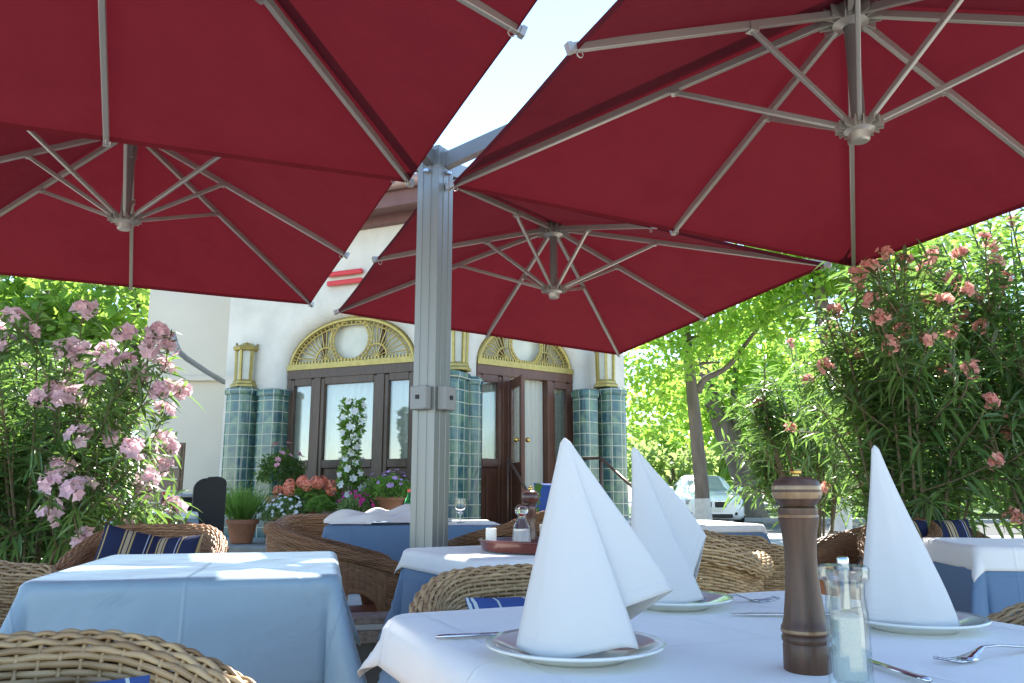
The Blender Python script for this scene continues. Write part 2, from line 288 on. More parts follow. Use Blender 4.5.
# ------------------------------------------------------------------ mesh builder
class MB:
    def __init__(s): s.v = []; s.f = []; s.mi = []; s.uv = []; s.cur = 0
    def add(s, verts, faces, uvs=None):
        o = len(s.v); s.v += [tuple(map(float, p)) for p in verts]
        s.f += [tuple(i + o for i in f) for f in faces]; s.mi += [s.cur] * len(faces)
        s.uv += ([tuple(u) for u in uvs] if uvs is not None else [(0.0, 0.0)] * len(verts))
        return s
    def box(s, c, size, rz=0, R3=None):
        x, y, z = [q / 2 for q in size]
        P = np.array([(a * x, b * y, d * z) for d in (-1, 1) for b in (-1, 1) for a in (-1, 1)])
        if R3 is not None: P = P @ np.array(R3).T
        cs, sn = math.cos(rz), math.sin(rz)
        P = np.stack([P[:, 0] * cs - P[:, 1] * sn, P[:, 0] * sn + P[:, 1] * cs, P[:, 2]], 1) + np.array(c)
        return s.add(P, [(0, 2, 3, 1), (4, 5, 7, 6), (0, 1, 5, 4), (2, 6, 7, 3), (0, 4, 6, 2), (1, 3, 7, 5)])
    def bar(s, a, b, wd, ht=None, up=(0, 0, 1)):
        a = np.array(a, float); b = np.array(b, float); d = b - a; L = np.linalg.norm(d); d /= L
        sd_ = np.cross(d, up)
        if np.linalg.norm(sd_) < 1e-4: sd_ = np.cross(d, (1, 0, 0))
        sd_ /= np.linalg.norm(sd_); u2 = np.cross(sd_, d)
        return s.box((a + b) / 2, (wd, L, ht or wd), 0, np.stack([sd_, d, u2], 1))
    def tube(s, pts, rad, n=8, caps=True):
        pts = np.array(pts, float); m = len(pts); rad = np.broadcast_to(np.array(rad, float), (m,))
        T = np.gradient(pts, axis=0); T /= np.linalg.norm(T, axis=1)[:, None] + 1e-9
        ref = np.array([0, 0, 1.0]) if abs(T[0, 2]) < 0.9 else np.array([1.0, 0, 0])
        V = []; a = np.linspace(0, 2 * np.pi, n, endpoint=False)
        N = ref - T[0] * (ref @ T[0]); N /= np.linalg.norm(N)
        for i in range(m):
            N = N - T[i] * (N @ T[i]); N /= np.linalg.norm(N) + 1e-9
            B = np.cross(T[i], N)
            V += list(pts[i] + rad[i] * (np.cos(a)[:, None] * N + np.sin(a)[:, None] * B))
        Fc = [(i * n + j, i * n + (j + 1) % n, (i + 1) * n + (j + 1) % n, (i + 1) * n + j) for i in range(m - 1) for j in range(n)]
        if caps: Fc += [tuple(range(n - 1, -1, -1)), tuple((m - 1) * n + j for j in range(n))]
        return s.add(V, Fc)
    def lathe(s, prof, n=24, c=(0, 0, 0), a0=0, a1=2 * math.pi, facet=None):
        prof = np.array(prof, float); full = abs(a1 - a0 - 2 * math.pi) < 1e-6
        k = n if full else n + 1
        a = np.linspace(a0, a1, n, endpoint=False) if full else np.linspace(a0, a1, n + 1)
        V = []; U = []; arc = np.concatenate([[0], np.cumsum(np.linalg.norm(np.diff(prof, axis=0), axis=1))])
        for i, (r, z) in enumerate(prof):
            for j in range(k):
                V.append((c[0] + r * math.cos(a[j]), c[1] + r * math.sin(a[j]), c[2] + z)); U.append((a[j] * prof[:, 0].max(), z))
        Fc = []
        for i in range(len(prof) - 1):
            for j in range(n if full else n):
                j2 = (j + 1) % k
                Fc.append((i * k + j, i * k + j2, (i + 1) * k + j2, (i + 1) * k + j))
        return s.add(V, Fc, U)
    def grid(s, P, U=None, closed_u=False):
        P = np.asarray(P, float); n, m = P.shape[:2]
        Fc = [(i * m + j, i * m + j + 1, (i + 1) * m + j + 1, (i + 1) * m + j) for i in range(n - 1) for j in range(m - 1)]
        if closed_u: Fc += [((n - 1) * m + j, (n - 1) * m + j + 1, j + 1, j) for j in range(m - 1)]
        return s.add(P.reshape(-1, 3), Fc, None if U is None else np.asarray(U).reshape(-1, 2))
    def prism(s, poly, z0, z1):
        n = len(poly)
        V = [(x, y, z0) for x, y in poly] + [(x, y, z1) for x, y in poly]
        return s.add(V, [tuple(range(n - 1, -1, -1)), tuple(range(n, 2 * n))] + [(i, (i + 1) % n, n + (i + 1) % n, n + i) for i in range(n)])
    def build(s, name, mats, parent=None, smooth=False, world=False, bevel=0, loc=None, angle=None):
        me = bpy.data.meshes.new(name)
        V = np.array(s.v)
        o = bpy.data.objects.new(name, me)
        if loc is not None: V = V - np.array(loc)
        if world and parent is not None:
            bpy.context.view_layer.update()
            Mi = np.array(parent.matrix_world.inverted()); V = V @ Mi[:3, :3].T + Mi[:3, 3]
        me.from_pydata(V.tolist(), [], s.f)
        for m_ in (mats if isinstance(mats, (list, tuple)) else [mats]): me.materials.append(m_)
        me.polygons.foreach_set('material_index', s.mi)
        ul = me.uv_layers.new(name='UVMap'); idx = np.empty(len(me.loops), int); me.loops.foreach_get('vertex_index', idx)
        ul.data.foreach_set('uv', np.array(s.uv)[idx].ravel())
        me.polygons.foreach_set('use_smooth', [bool(smooth)] * len(me.polygons))
        if smooth and angle is not None: me.set_sharp_from_angle(angle=R(angle))
        me.update()
        COL.objects.link(o)
        if parent is not None: o.parent = parent
        if loc is not None: o.location = loc
        if bevel:
            b = o.modifiers.new('edge', 'BEVEL'); b.width = bevel; b.segments = 2; b.limit_method = 'ANGLE'; b.angle_limit = R(40)
        return o
def tag(o, label=None, cat=None, group=None, kind=None):
    if label: o['label'] = label
    if cat: o['category'] = cat
    if group: o['group'] = group
    if kind: o['kind'] = kind
    return o
def thing(name, label, cat, loc=(0, 0, 0), rz=0, group=None):
    o = bpy.data.objects.new(name, None); COL.objects.link(o); o.empty_display_size = 0.1
    o.location = tuple(map(float, loc)); o.rotation_euler = (0, 0, rz)
    return tag(o, label, cat, group)
def copy_tree(o, parent=None):
    c = o.copy(); COL.objects.link(c)
    if parent is not None: c.parent = parent
    for ch in [x for x in bpy.data.objects if x.parent == o]: copy_tree(ch, c)
    return c
def dup(root, loc, rz, label, group=None):
    c = copy_tree(root); c.location = tuple(map(float, loc)); c.rotation_euler = (0, 0, rz); c['label'] = label
    if group: c['group'] = group
    return c
def unit(v): v = np.asarray(v, float); return v / (np.linalg.norm(v, axis=-1, keepdims=True) + 1e-9)

# ------------------------------------------------------------------ leaves and blossoms (vectorised)
def leaf_arrays(pos, dr, length, width, droop=0.25, fold=0.25):
    """narrow lance leaves, 8 vertices / 6 faces each"""
    n = len(pos); dr = unit(dr); up = np.tile(np.array([0, 0, 1.0]), (n, 1)) + rng.normal(0, 0.5, (n, 3))
    side = unit(np.cross(dr, up)); nrm = np.cross(side, dr)
    length = np.broadcast_to(length, (n,))[:, None]; width = np.broadcast_to(width, (n,))[:, None]
    dn = np.array([0, 0, -1.0])
    def pt(t, s): return pos + dr * length * t + side * width * s + nrm * width * fold * abs(s) * 2 + dn * length * droop * t * t
    V = np.stack([pt(0, 0), pt(.35, -.5), pt(.35, 0), pt(.35, .5), pt(.7, -.42), pt(.7, 0), pt(.7, .42), pt(1, 0)], 1)
    fc = [(0, 2, 1), (0, 3, 2), (1, 2, 5, 4), (2, 3, 6, 5), (4, 5, 7), (5, 6, 7)]
    return V, fc
def kite_arrays(pos, dr, nrm, length, width):
    n = len(pos); dr = unit(dr); side = unit(np.cross(dr, nrm)); nn = np.cross(side, dr)
    length = np.broadcast_to(length, (n,))[:, None]; width = np.broadcast_to(width, (n,))[:, None]
    V = np.stack([pos, pos + dr * length * .5 - side * width * .5 + nn * width * .15, pos + dr * length, pos + dr * length * .5 + side * width * .5 + nn * width * .15], 1)
    return V, [(0, 1, 2), (0, 2, 3)]
def add_arrays(mb, V, fc):
    n, k = V.shape[:2]; o = len(mb.v)
    mb.v += [tuple(p) for p in V.reshape(-1, 3).tolist()]; mb.uv += [(0.0, 0.0)] * (n * k)
    for i in range(n):
        b = o + i * k
        for f in fc: mb.f.append(tuple(j + b for j in f)); mb.mi.append(mb.cur)
def rand_unit(n): return unit(rng.normal(0, 1, (n, 3)))
def blossoms(mb, pos, nrm, size, petals=5):
    n = len(pos); nrm = unit(nrm); t = unit(np.cross(nrm, rand_unit(n))); b = np.cross(nrm, t)
    size = np.broadcast_to(size, (n,))
    ph = rng.uniform(0, 6.28, n)
    for k in range(petals):
        a = ph + k * 2 * np.pi / petals
        d = np.cos(a)[:, None] * t + np.sin(a)[:, None] * b
        dd = unit(d + nrm * rng.uniform(0.1, 0.45, (n, 1)))
        V, fc = kite_arrays(pos, dd, nrm, size * 0.5, size * 0.42)
        add_arrays(mb, V, fc)

# ------------------------------------------------------------------ ground, road, pavement
mb = MB(); mb.add([(-400, -200, 0), (400, -200, 0), (400, 600, 0), (-400, 600, 0)], [(0, 1, 2, 3)])
tag(mb.build('ground', M['paving']), kind='structure')
RD = np.array([math.cos(R(-12)), math.sin(R(-12))]); RN = np.array([-RD[1], RD[0]])       # road direction, running behind the terrace
def strip(o0, o1, z, name, m, a=-60, b=80, c0=np.array([4.0, 20.5])):
    P = [c0 + RD * a + RN * o0, c0 + RD * b + RN * o0, c0 + RD * b + RN * o1, c0 + RD * a + RN * o1]
    mb = MB(); mb.add([(p[0], p[1], z) for p in P], [(0, 1, 2, 3)]); return tag(mb.build(name, m), kind='structure')
strip(-6.5, -1.2, 0.004, 'pavement', M['pave']); strip(-1.2, 6, 0.008, 'road', M['road']); strip(6.3, 30, 0.05, 'grass_verge', M['grass'])
mb = MB()
P = [np.array([4.0, 20.5]) + RD * a + RN * o for a, o in ((-60, 6.0), (80, 6.0), (80, 6.3), (-60, 6.3))]
mb.prism([tuple(p) for p in P], 0, 0.12); tag(mb.build('kerb', M['kerb'], bevel=0.01), kind='structure')

# ------------------------------------------------------------------ the restaurant building
CN = np.array([-0.62, 9.16])                                   # the blunt front corner of the bay
LD = np.array([-0.918, 0.397]); LO = np.array([-0.397, -0.918])   # left front: run direction, outward normal
RDv = np.array([0.792, 0.611]); ROv = np.array([0.611, -0.792])
LT, RT = 3.45, 2.70
ZP, ZW = 0.385, 4.2
bld = thing('restaurant', 'cream stucco restaurant front with two arched bays between green tiled pillars', 'building', (CN[0], CN[1], 0))
def fp(run, D, t, o, z):                                       # face point: run origin CN, t along, o outward
    Dv, Ov = (LD, LO) if D == 'L' else (RDv, ROv)
    p = CN + Dv * t + Ov * o; return (p[0], p[1], z)
def wall_with_arch(D, length, t0, t1, zs, zc, name):
    """front wall with a deep arched recess, curved reveal"""
    mb = MB(); tc = (t0 + t1) / 2; hw = (t1 - t0) / 2; n = 28
    th = np.linspace(np.pi, 0, n + 1)
    g = 0.20; hw2 = hw + g; zc2 = zc + g + 0.03
    outer = [(tc - hw2, ZP)] + [(tc + hw2 * math.cos(a), zs + (zc2 - zs) * math.sin(a)) for a in th] + [(tc + hw2, ZP)]
    inner = [(tc - hw, ZP)] + [(tc + hw * math.cos(a), zs + (zc - zs) * math.sin(a)) for a in th] + [(tc + hw, ZP)]
    P = lambda t, z, o: fp(None, D, t, o, z)
    # flat wall round the outer arch
    top = [(max(0, min(length, q[0])), ZW) for q in outer]
    V = []; Fc = []
    lim = lambda q: (max(0.0, q[0]), q[1])
    ring = [lim(q) for q in outer]
    for i in range(len(ring)): V += [P(*ring[i], 0), P(top[i][0], ZW, 0)]
    for i in range(len(ring) - 1): Fc.append((2 * i, 2 * i + 1, 2 * i + 3, 2 * i + 2))
    mb.add(V, Fc)
    mb.add([P(0, ZP, 0), P(max(0, tc - hw2), ZP, 0), P(max(0, tc - hw2), ZW, 0), P(0, ZW, 0)], [(0, 1, 2, 3)])
    mb.add([P(tc + hw2, ZP, 0), P(length, ZP, 0), P(length, ZW, 0), P(tc + hw2, ZW, 0)], [(0, 1, 2, 3)])
    # curved reveal (quarter-round)
    rows = []
    for k in range(7):
        a = k / 6 * np.pi / 2; f_ = 1 - math.cos(a) if False else math.sin(a); o = -0.17 * (1 - math.cos(a))
        rows.append([P(ring[i][0] + (inner[i][0] - ring[i][0]) * f_, ring[i][1] + (inner[i][1] - ring[i][1]) * f_, o) for i in range(len(ring))])
    mb.grid(np.array(rows))
    return mb.build(name, M['stucco'], bld, world=True, smooth=True, angle=35)
wall_with_arch('L', LT, 0.63, 2.52, 2.47, 3.10, 'front_wall')
wall_with_arch('R', RT, 0.34, 1.86, 2.44, 2.99, 'front_wall')
# side and rear walls, raised base
e = CN + LD * LT; e2 = e + np.array([-0.25, 2.6]); e3 = np.array([-6.05, 13.05])
f1 = CN + RDv * RT; f2 = f1 + np.array([-1.0, 6.0])
def wallq(a, b, z0=0, z1=ZW, m_='stucco_plain'):
    mb = MB(); mb.add([(a[0], a[1], z0), (b[0], b[1], z0), (b[0], b[1], z1), (a[0], a[1], z1)], [(0, 1, 2, 3)]); mb.build('side_wall', M[m_], bld, world=True)
wallq(e, e2); wallq(e2, e3, 0, 5.0); wallq(f1, f2, 0)
# closed room behind the bays: rear wall and ceiling
mb = MB(); rp_ = [tuple(CN + LD * (LT - 0.02)), tuple(e2), (-3.0, 16.5), tuple(f2), tuple(CN + RDv * (RT - 0.02)), tuple(CN + np.array([0.0, 0.25]))]
mb.add([(x, y, ZW - 0.03) for x, y in rp_], [tuple(range(6))]); mb.build('ceiling', M['stucco_plain'], bld, world=True)
wallq(e2, (-3.0, 16.5), 0); wallq((-3.0, 16.5), f2, 0)
mb = MB()
b0 = e2 + (e3 - e2) * 0.02; b1 = e2 + (e3 - e2) * 0.9
n2 = np.array([-(e3 - e2)[1], (e3 - e2)[0]]); n2 /= np.linalg.norm(n2)
if n2[1] > 0: n2 = -n2
for z in (2.75,):
    a_, b_ = b0 + n2 * 0.06, b1 + n2 * 0.06
    mb.bar((a_[0], a_[1], z), (b_[0], b_[1], z), 0.12, 0.07)
mb.build('wall_ledge', M['stucco_plain'], bld, world=True, bevel=0.01)
# window in the side wing
t_ = 0.05; wa = e2 + (e3 - e2) * t_ + n2 * 0.02; wb = e2 + (e3 - e2) * (t_ + 0.12) + n2 * 0.02
mb = MB()
for A_, B_ in (((wa[0], wa[1], 0.9), (wa[0], wa[1], 2.1)), ((wb[0], wb[1], 0.9), (wb[0], wb[1], 2.1)), ((wa[0], wa[1], 0.9), (wb[0], wb[1], 0.9)), ((wa[0], wa[1], 2.1), (wb[0], wb[1], 2.1)), ((wa[0], wa[1], 1.6), (wb[0], wb[1], 1.6))):
    mb.bar(A_, B_, 0.07)
sw = mb.build('window', M['brown'], bld, world=True)
mb = MB(); c_ = (wa + wb) / 2 - n2 * 0.01; mb.bar((wa[0], wa[1], 1.5), (wb[0], wb[1], 1.5), 0.02, 1.15); mb.build('pane', M['dark'], sw, world=True)
# raised stone terrace and entrance steps
offL = 1.55
pl = [tuple(CN + LD * (LT + 0.15) + LO * 0.25), tuple(CN + LD * (LT + 0.25) + LO * offL), tuple(CN + LD * 0.15 + LO * offL), tuple(CN + (LO + ROv) * 0.85),
      tuple(CN + RDv * 0.3 + ROv * 0.9), tuple(CN + RDv * (RT + 0.2) + ROv * 0.9), tuple(CN + RDv * (RT + 0.2) - ROv * 0.5), tuple(CN + np.array([0, 1.0])), tuple(CN + LD * LT - LO * 0.4)]
mb = MB(); mb.prism(pl, 0.0, ZP); tag(mb.build('terrace_plinth', M['stone'], bld, world=True, bevel=0.015))
for k in range(3):
    o0 = 0.9 + 0.3 * k; p = [tuple(CN + RDv * a + ROv * o) for a, o in ((0.35, o0 + 0.003), (0.35, o0 + 0.3), (1.75, o0 + 0.3), (1.75, o0 + 0.003))]
    mb = MB(); mb.prism(p, 0, ZP - 0.1 * (k + 1)); mb.build('step', M['stone'], bld, world=True, bevel=0.01)
# eaves: fascia, gutter, roof
def poly_band(z0, z1, o0, o1, name, m, extra=None):
    mb = MB()
    for D, ln in (('L', LT + 0.5), ('R', RT + 0.5)):
        P = []
        for t in (-o1 * 0.30, ln):
            for o, z in ((o0, z0), (o1, z0), (o1, z1), (o0, z1)): P.append(fp(None, D, t, o, z))
        mb.add(P, [(0, 1, 2, 3), (4, 7, 6, 5)] + [(i, 4 + i, 4 + (i + 1) % 4, (i + 1) % 4) for i in range(4)])
    return mb.build(name, m, bld, world=True)
poly_band(ZW - 0.02, ZW + 0.09, 0.003, 0.10, 'cornice', M['fascia'])
poly_band(ZW + 0.09, ZW + 0.13, 0.0, 0.40, 'soffit', M['fascia'])
poly_band(ZW + 0.05, ZW + 0.27, 0.403, 0.44, 'fascia_board', M['fascia'])
mb = MB()
for D, ln in (('L', LT + 0.5), ('R', RT + 0.5)):
    pts = [fp(None, D, t, 0.50, ZW + 0.30) for t in np.linspace(-0.15, ln, 6)]; mb.tube(pts, 0.075, 10)
mb.build('gutter', M['gutter'], bld, world=True, smooth=True, angle=40)
mb = MB()
for D, ln in (('L', LT + 0.5), ('R', RT + 0.5)):
    nT = int(ln / 0.025); rows = []
    for k in range(24):
        o = 0.47 - k * 0.16; z = ZW + 0.37 + k * 0.045
        rows.append([fp(None, D, -0.15 + i * (ln + 0.15) / nT, o, z + 0.022 * math.sin(i * 0.75) + 0.015 * ((k % 2))) for i in range(nT + 1)])
    mb.grid(np.array(rows))
mb.build('roof', M['rooft'], bld, world=True, smooth=True)
# pillars of glazed tile
def tiled_pillar(px, d, r, z1, n_=3.2, D='L'):
    """squared column with rounded corners, faced with tiles"""
    p = at(px, 450, d); Dv, Ov = (LD, LO) if D == 'L' else (RDv, ROv)
    a = np.linspace(0, 2 * np.pi, 61); c_, s_ = np.cos(a), np.sin(a)
    ox = np.sign(c_) * np.abs(c_) ** (2 / n_); oy = np.sign(s_) * np.abs(s_) ** (2 / n_)
    al = np.concatenate([[0], np.cumsum(np.hypot(np.diff(ox), np.diff(oy)))]) * r
    def ring(k, z): return [(p[0] + r * k * (Dv[0] * x + Ov[0] * y), p[1] + r * k * (Dv[1] * x + Ov[1] * y), z) for x, y in zip(ox, oy)]
    prof = [(1, ZP), (1, z1 - 0.10), (1.08, z1 - 0.095), (1.13, z1 - 0.06), (1.08, z1 - 0.02), (0.9, z1), (0.01, z1)]
    mb = MB(); mb.grid(np.array([ring(k, z) for k, z in prof]), np.array([[(u, z - ZP + 0.02) for u in al] for k, z in prof]))
    mb.build('tiled_pillar', M['tile'], bld, world=True, smooth=True, angle=40)
    return p
pL = tiled_pillar(241, 10.33, 0.20, 2.25, 2.6); tiled_pillar(272, 10.25, 0.175, 2.22, 4)
pM = tiled_pillar(444, 9.18, 0.245, 2.29); tiled_pillar(471, 9.33, 0.105, 2.25, 3.2, 'R')
pR = tiled_pillar(612, 10.28, 0.175, 2.24, 2.6, 'R'); tiled_pillar(586, 10.1, 0.135, 2.20, 3.4, 'R')
# bays: frames, panes, curtains, fanlights
def bay(D, t0, t1, zs, zc, wood, glass_cols, z_sill, back):
    tc = (t0 + t1) / 2; hw = (t1 - t0) / 2
    P = lambda t, z, o=0: np.array(fp(None, D, t, -back + o, z))
    fr = MB()
    fr.bar(P(t0, zs - 0.06), P(t1, zs - 0.06), 0.10, 0.12)
    fr.bar(P(t0 + 0.03, ZP), P(t0 + 0.03, zs - 0.12), 0.09, 0.06, up=np.append(LO if D == 'L' else ROv, 0)[[1, 0, 2]] * [1, -1, 1])
    fr.bar(P(t1 - 0.03, ZP), P(t1 - 0.03, zs - 0.12), 0.09, 0.06, up=np.append(LO if D == 'L' else ROv, 0)[[1, 0, 2]] * [1, -1, 1])
    Dv = np.append(LD if D == 'L' else RDv, 0)
    for a, b in zip(glass_cols[:-1], glass_cols[1:]):
        m_ = (a[1] + b[0]) / 2; wd = b[0] - a[1]
        fr.bar(P(m_, ZP), P(m_, zs - 0.12), wd * 0.55, 0.11, up=(-LO if D == 'L' else -ROv).tolist() + [0])
    frame = fr.build('window_frame', wood, bld, world=True, bevel=0.006)
    for a, b, kind in glass_cols:
        g = MB()                                        # leaf: stiles, rails and lower panel
        st = 0.055
        for t in (a - 0.02, b + 0.02): g.bar(P(t, ZP + 0.02, 0.01), P(t, zs - 0.13, 0.01), st, 0.06, up=(-LO if D == 'L' else -ROv).tolist() + [0])
        for z in (ZP + 0.08, z_sill, zs - 0.16): g.bar(P(a + 0.01, z, 0.012), P(b - 0.01, z, 0.012), 0.055, 0.10)
        if kind != 'open':
            g.bar(P(a, (ZP + 0.1 + z_sill) / 2, -0.01), P(b, (ZP + 0.1 + z_sill) / 2, -0.01), 0.03, z_sill - ZP - 0.2)
            g.bar(P(a + 0.08, (ZP + 0.1 + z_sill) / 2, 0.012), P(b - 0.08, (ZP + 0.1 + z_sill) / 2, 0.012), 0.03, z_sill - ZP - 0.38)
            leaf = g.build('window_leaf', wood, bld, world=True, bevel=0.006)
            q = MB(); q.bar(P(a, (z_sill + zs - 0.16) / 2), P(b, (z_sill + zs - 0.16) / 2), 0.012, zs - 0.2 - z_sill)
            q.build('pane', M['pane'], leaf, world=True)
    cu = MB(); nn = 90                                 # curtains behind
    rows = []
    for z in (ZP + 0.1, (ZP + zs) / 2, zs - 0.05):
        rows.append([P(t0 + 0.02 + (t1 - t0 - 0.04) * i / nn, z, -0.05 + 0.016 * math.sin(i * 1.3 + 0.4 * math.sin(i * 0.31))) for i in range(nn + 1)])
    cu.grid(np.array(rows)); cu.build('curtain', M['curtain'], bld, world=True, smooth=True)
    # fanlight
    th = np.linspace(0, np.pi, 33); hz = zc - zs
    mp = MB(); arch = [P(tc + hw * math.cos(a), zs + hz * math.sin(a), -0.05) for a in th]
    mp.add([P(tc, zs, -0.05)] + arch, [(0, i + 1, i + 2) for i in range(32)]); fan = MB()
    fan.tube([P(tc + (hw - 0.03) * math.cos(a), zs + (hz - 0.03) * math.sin(a), 0.02) for a in th], 0.032, 8)
    fan.tube([P(tc + (hw - 0.10) * math.cos(a), zs + (hz - 0.09) * math.sin(a), 0.02) for a in th], 0.011, 6)
    fan.bar(P(t0 + 0.0, zs + 0.03, 0.03), P(t1 - 0.0, zs + 0.03, 0.03), 0.07, 0.07)
    for i in range(38):
        t = t0 + 0.03 + (t1 - t0 - 0.06) * i / 37; fan.box(P(t, zs + 0.085, 0.03), (0.022, 0.022, 0.04), math.atan2(LD[1], LD[0]) if D == 'L' else math.atan2(RDv[1], RDv[0]))
    for i in range(1, 40):                            # beads along the arch
        a = np.pi * i / 40; fan.tube([P(tc + (hw - 0.10) * math.cos(a), zs + (hz - 0.09) * math.sin(a), 0.03), P(tc + (hw - 0.045) * math.cos(a), zs + (hz - 0.045) * math.sin(a), 0.03)], 0.009, 5)
    cr = hz * 0.40; ccz = zs + hz * 0.54
    for r_ in (cr, cr * 1.16):
        fan.tube([P(tc + r_ * 1.05 * math.cos(a), ccz + r_ * math.sin(a), 0.025) for a in np.linspace(0, 2 * np.pi, 41)], 0.013, 6)
    for i in range(30):
        a = 2 * np.pi * i / 30; fan.tube([P(tc + cr * math.cos(a), ccz + cr * math.sin(a), 0.03), P(tc + cr * 1.2 * math.cos(a), ccz + cr * 1.14 * math.sin(a), 0.03)], 0.012, 5)
    for sgn in (-1, 1):
        bx, bz = tc + sgn * hw * 0.40, zs + 0.10
        fan.tube([P(bx + sgn * 0.0 + 0.15 * math.cos(a), bz + hz * 0.26 * math.sin(a), 0.02) for a in np.linspace(0, np.pi, 13)], 0.012, 5)
        for i in range(15):                            # rays fanning out from the half-disc
            a = np.pi * (0.04 + 0.92 * i / 14)
            if sgn < 0: a = np.pi - a
            a_ = a
            # march outwards until the arch or the central ring is reached
            px_, pz_ = bx + 0.15 * math.cos(a_), bz + hz * 0.26 * math.sin(a_); qx, qz = px_, pz_
            for s_ in range(60):
                nx, nz_ = qx + 0.014 * math.cos(a_), qz + 0.014 * math.sin(a_)
                if ((nx - tc) / (hw - 0.10)) ** 2 + ((nz_ - zs) / (hz - 0.09)) ** 2 > 1: break
                if ((nx - tc) / (cr * 1.2)) ** 2 + ((nz_ - ccz) / (cr * 1.16)) ** 2 < 1: break
                if nz_ < zs + 0.1: break
                qx, qz = nx, nz_
            if math.hypot(qx - px_, qz - pz_) > 0.03: fan.tube([P(px_, pz_, 0.02), P(qx, qz, 0.02)], 0.009, 5)
        for i in range(7):
            a = np.pi * (0.1 + 0.8 * i / 6); fan.tube([P(bx, bz, 0.02), P(bx + 0.14 * math.cos(a), bz + hz * 0.24 * math.sin(a), 0.02)], 0.007, 5)
    fl = fan.build('fanlight_grille', M['gold'], bld, world=True, smooth=True, angle=45)
    mp.build('fanlight_glass', M['milk'], fl, world=True)
    for sgn in (-1, 1):
        ml = MB(); t = tc + sgn * hw * 0.46; ml.bar(P(t, zs + 0.1, -0.01), P(t, zs + hz * 0.86, -0.01), 0.05, 0.04, up=(-LO if D == 'L' else -ROv).tolist() + [0])
        ml.build('fanlight_mullion', M['redwood'], fl, world=True)
    return P
bay('L', 0.63, 2.52, 2.47, 3.10, M['brown'], [(0.71, 1.01, 'g'), (1.21, 1.95, 'g'), (2.14, 2.42, 'g')], 1.27, 0.15)
PR = bay('R', 0.34, 1.86, 2.44, 2.99, M['redwood'], [(0.42, 0.67, 'g'), (0.87, 1.39, 'open'), (1.55, 1.77, 'g')], 1.27, 0.15)
# open door leaf, hinged near the left mullion, swung outwards
hinge = np.array(PR(0.82, 0, 0.08)); dd = unit(np.array([0.27, -0.96, 0])); dl = MB(); dw = 0.52
dup_ = np.cross(dd, (0, 0, 1))
for o in (0.04, dw - 0.04): dl.bar(hinge + dd * o + [0, 0, ZP + 0.03], hinge + dd * o + [0, 0, 2.27], 0.08, 0.045, up=dup_.tolist())
for z, h in ((ZP + 0.11, 0.16), (1.22, 0.10), (2.21, 0.11)): dl.bar(hinge + dd * 0.08 + [0, 0, z], hinge + dd * (dw - 0.08) + [0, 0, z], 0.04, h)
dl.bar(hinge + dd * 0.08 + [0, 0, 0.85], hinge + dd * (dw - 0.08) + [0, 0, 0.85], 0.025, 0.7)
door = dl.build('door', M['redwood'], bld, world=True, bevel=0.005)
tag(door, 'narrow red-brown glazed door leaf standing open')
g = MB(); g.bar(hinge + dd * 0.08 + [0, 0, 1.72], hinge + dd * (dw - 0.08) + [0, 0, 1.72], 0.01, 0.9); g.build('pane', M['pane'], door, world=True)
h = MB()
for sg in (-1, 1):
    b_ = hinge + dd * (dw - 0.05) + [0, 0, 1.52]; h.tube([b_, b_ + dup_ * sg * 0.05], 0.012, 8); h.lathe([(0.001, -0.03), (0.024, -0.02), (0.03, 0), (0.024, 0.02), (0.001, 0.03)], 12, b_ + dup_ * sg * 0.07)
h.build('handle', M['brass'], door, world=True, smooth=True)
# bracket rod out of the side wall
mb = MB(); pts = [at(224, 382, 11.0), at(207, 372, 10.4), at(186, 358, 9.6), at(179, 352, 9.3), at(175, 343, 9.25), at(173, 335, 9.25)]
mb.tube(pts, 0.035, 10); mb.build('bracket_rod', M['greyp'], bld, world=True, smooth=True)

# red sign of two bars on the upper wall
def on_left(px, py):                                   # where a pixel's ray meets the left front
    r = ray(px, py); n = LO; s_ = (CN @ n) / (r[:2] @ n); return np.array([0, 0, CH]) + r * s_
a0 = on_left(331, 279); sgn_ = thing('wall_sign', 'two long red bars mounted one above the other on the cream wall', 'sign', a0)
for py in (275.5, 284.5):
    a = on_left(330, py + 0.6); b = a + np.append(-LD, 0) * 0.52; o = np.append(LO, 0) * 0.05
    mb = MB(); mb.bar(a + o, b + o, 0.05, 0.062); mb.build('bar', M['redsign'], sgn_, world=True, bevel=0.012)
# lanterns
def lantern(p, z, rad, hh, label, rz=0):
    t = thing('wall_lantern', label, 'lantern', (p[0], p[1], z), rz, 'gilded lanterns on the tiled pillars')
    b = MB(); b.lathe([(0.001, 0), (rad * 1.12, 0), (rad * 1.12, 0.03), (rad * 0.95, 0.05), (rad * 0.95, 0.075), (0.78 * rad, 0.10), (0.001, 0.10)], 6); b.build('base', M['gold'], t, bevel=0.005)
    f = MB()
    for k in range(6):
        a = k * np.pi / 3; f.bar((0.74 * rad * math.cos(a), 0.74 * rad * math.sin(a), 0.09), (0.8 * rad * math.cos(a), 0.8 * rad * math.sin(a), hh * 0.80), 0.03, 0.03)
    f.build('frame', M['gold'], t)
    g = MB(); g.lathe([(0.66 * rad, 0.10), (0.71 * rad, hh * 0.80)], 6); g.build('pane', M['milk'], t)
    c = MB(); c.lathe([(0.85 * rad, hh * 0.79), (1.0 * rad, hh * 0.81), (1.06 * rad, hh * 0.86), (0.98 * rad, hh * 0.90), (0.55 * rad, hh * 0.93), (0.38 * rad, hh * 0.97), (0.001, hh)], 6)
    for k in range(6):
        a = (k + 0.5) * np.pi / 3; c.lathe([(0.001, -0.02), (0.02, 0), (0.001, 0.02)], 6, (0.9 * rad * math.cos(a), 0.9 * rad * math.sin(a), hh * 0.93))
    c.build('cap', M['gold'], t)
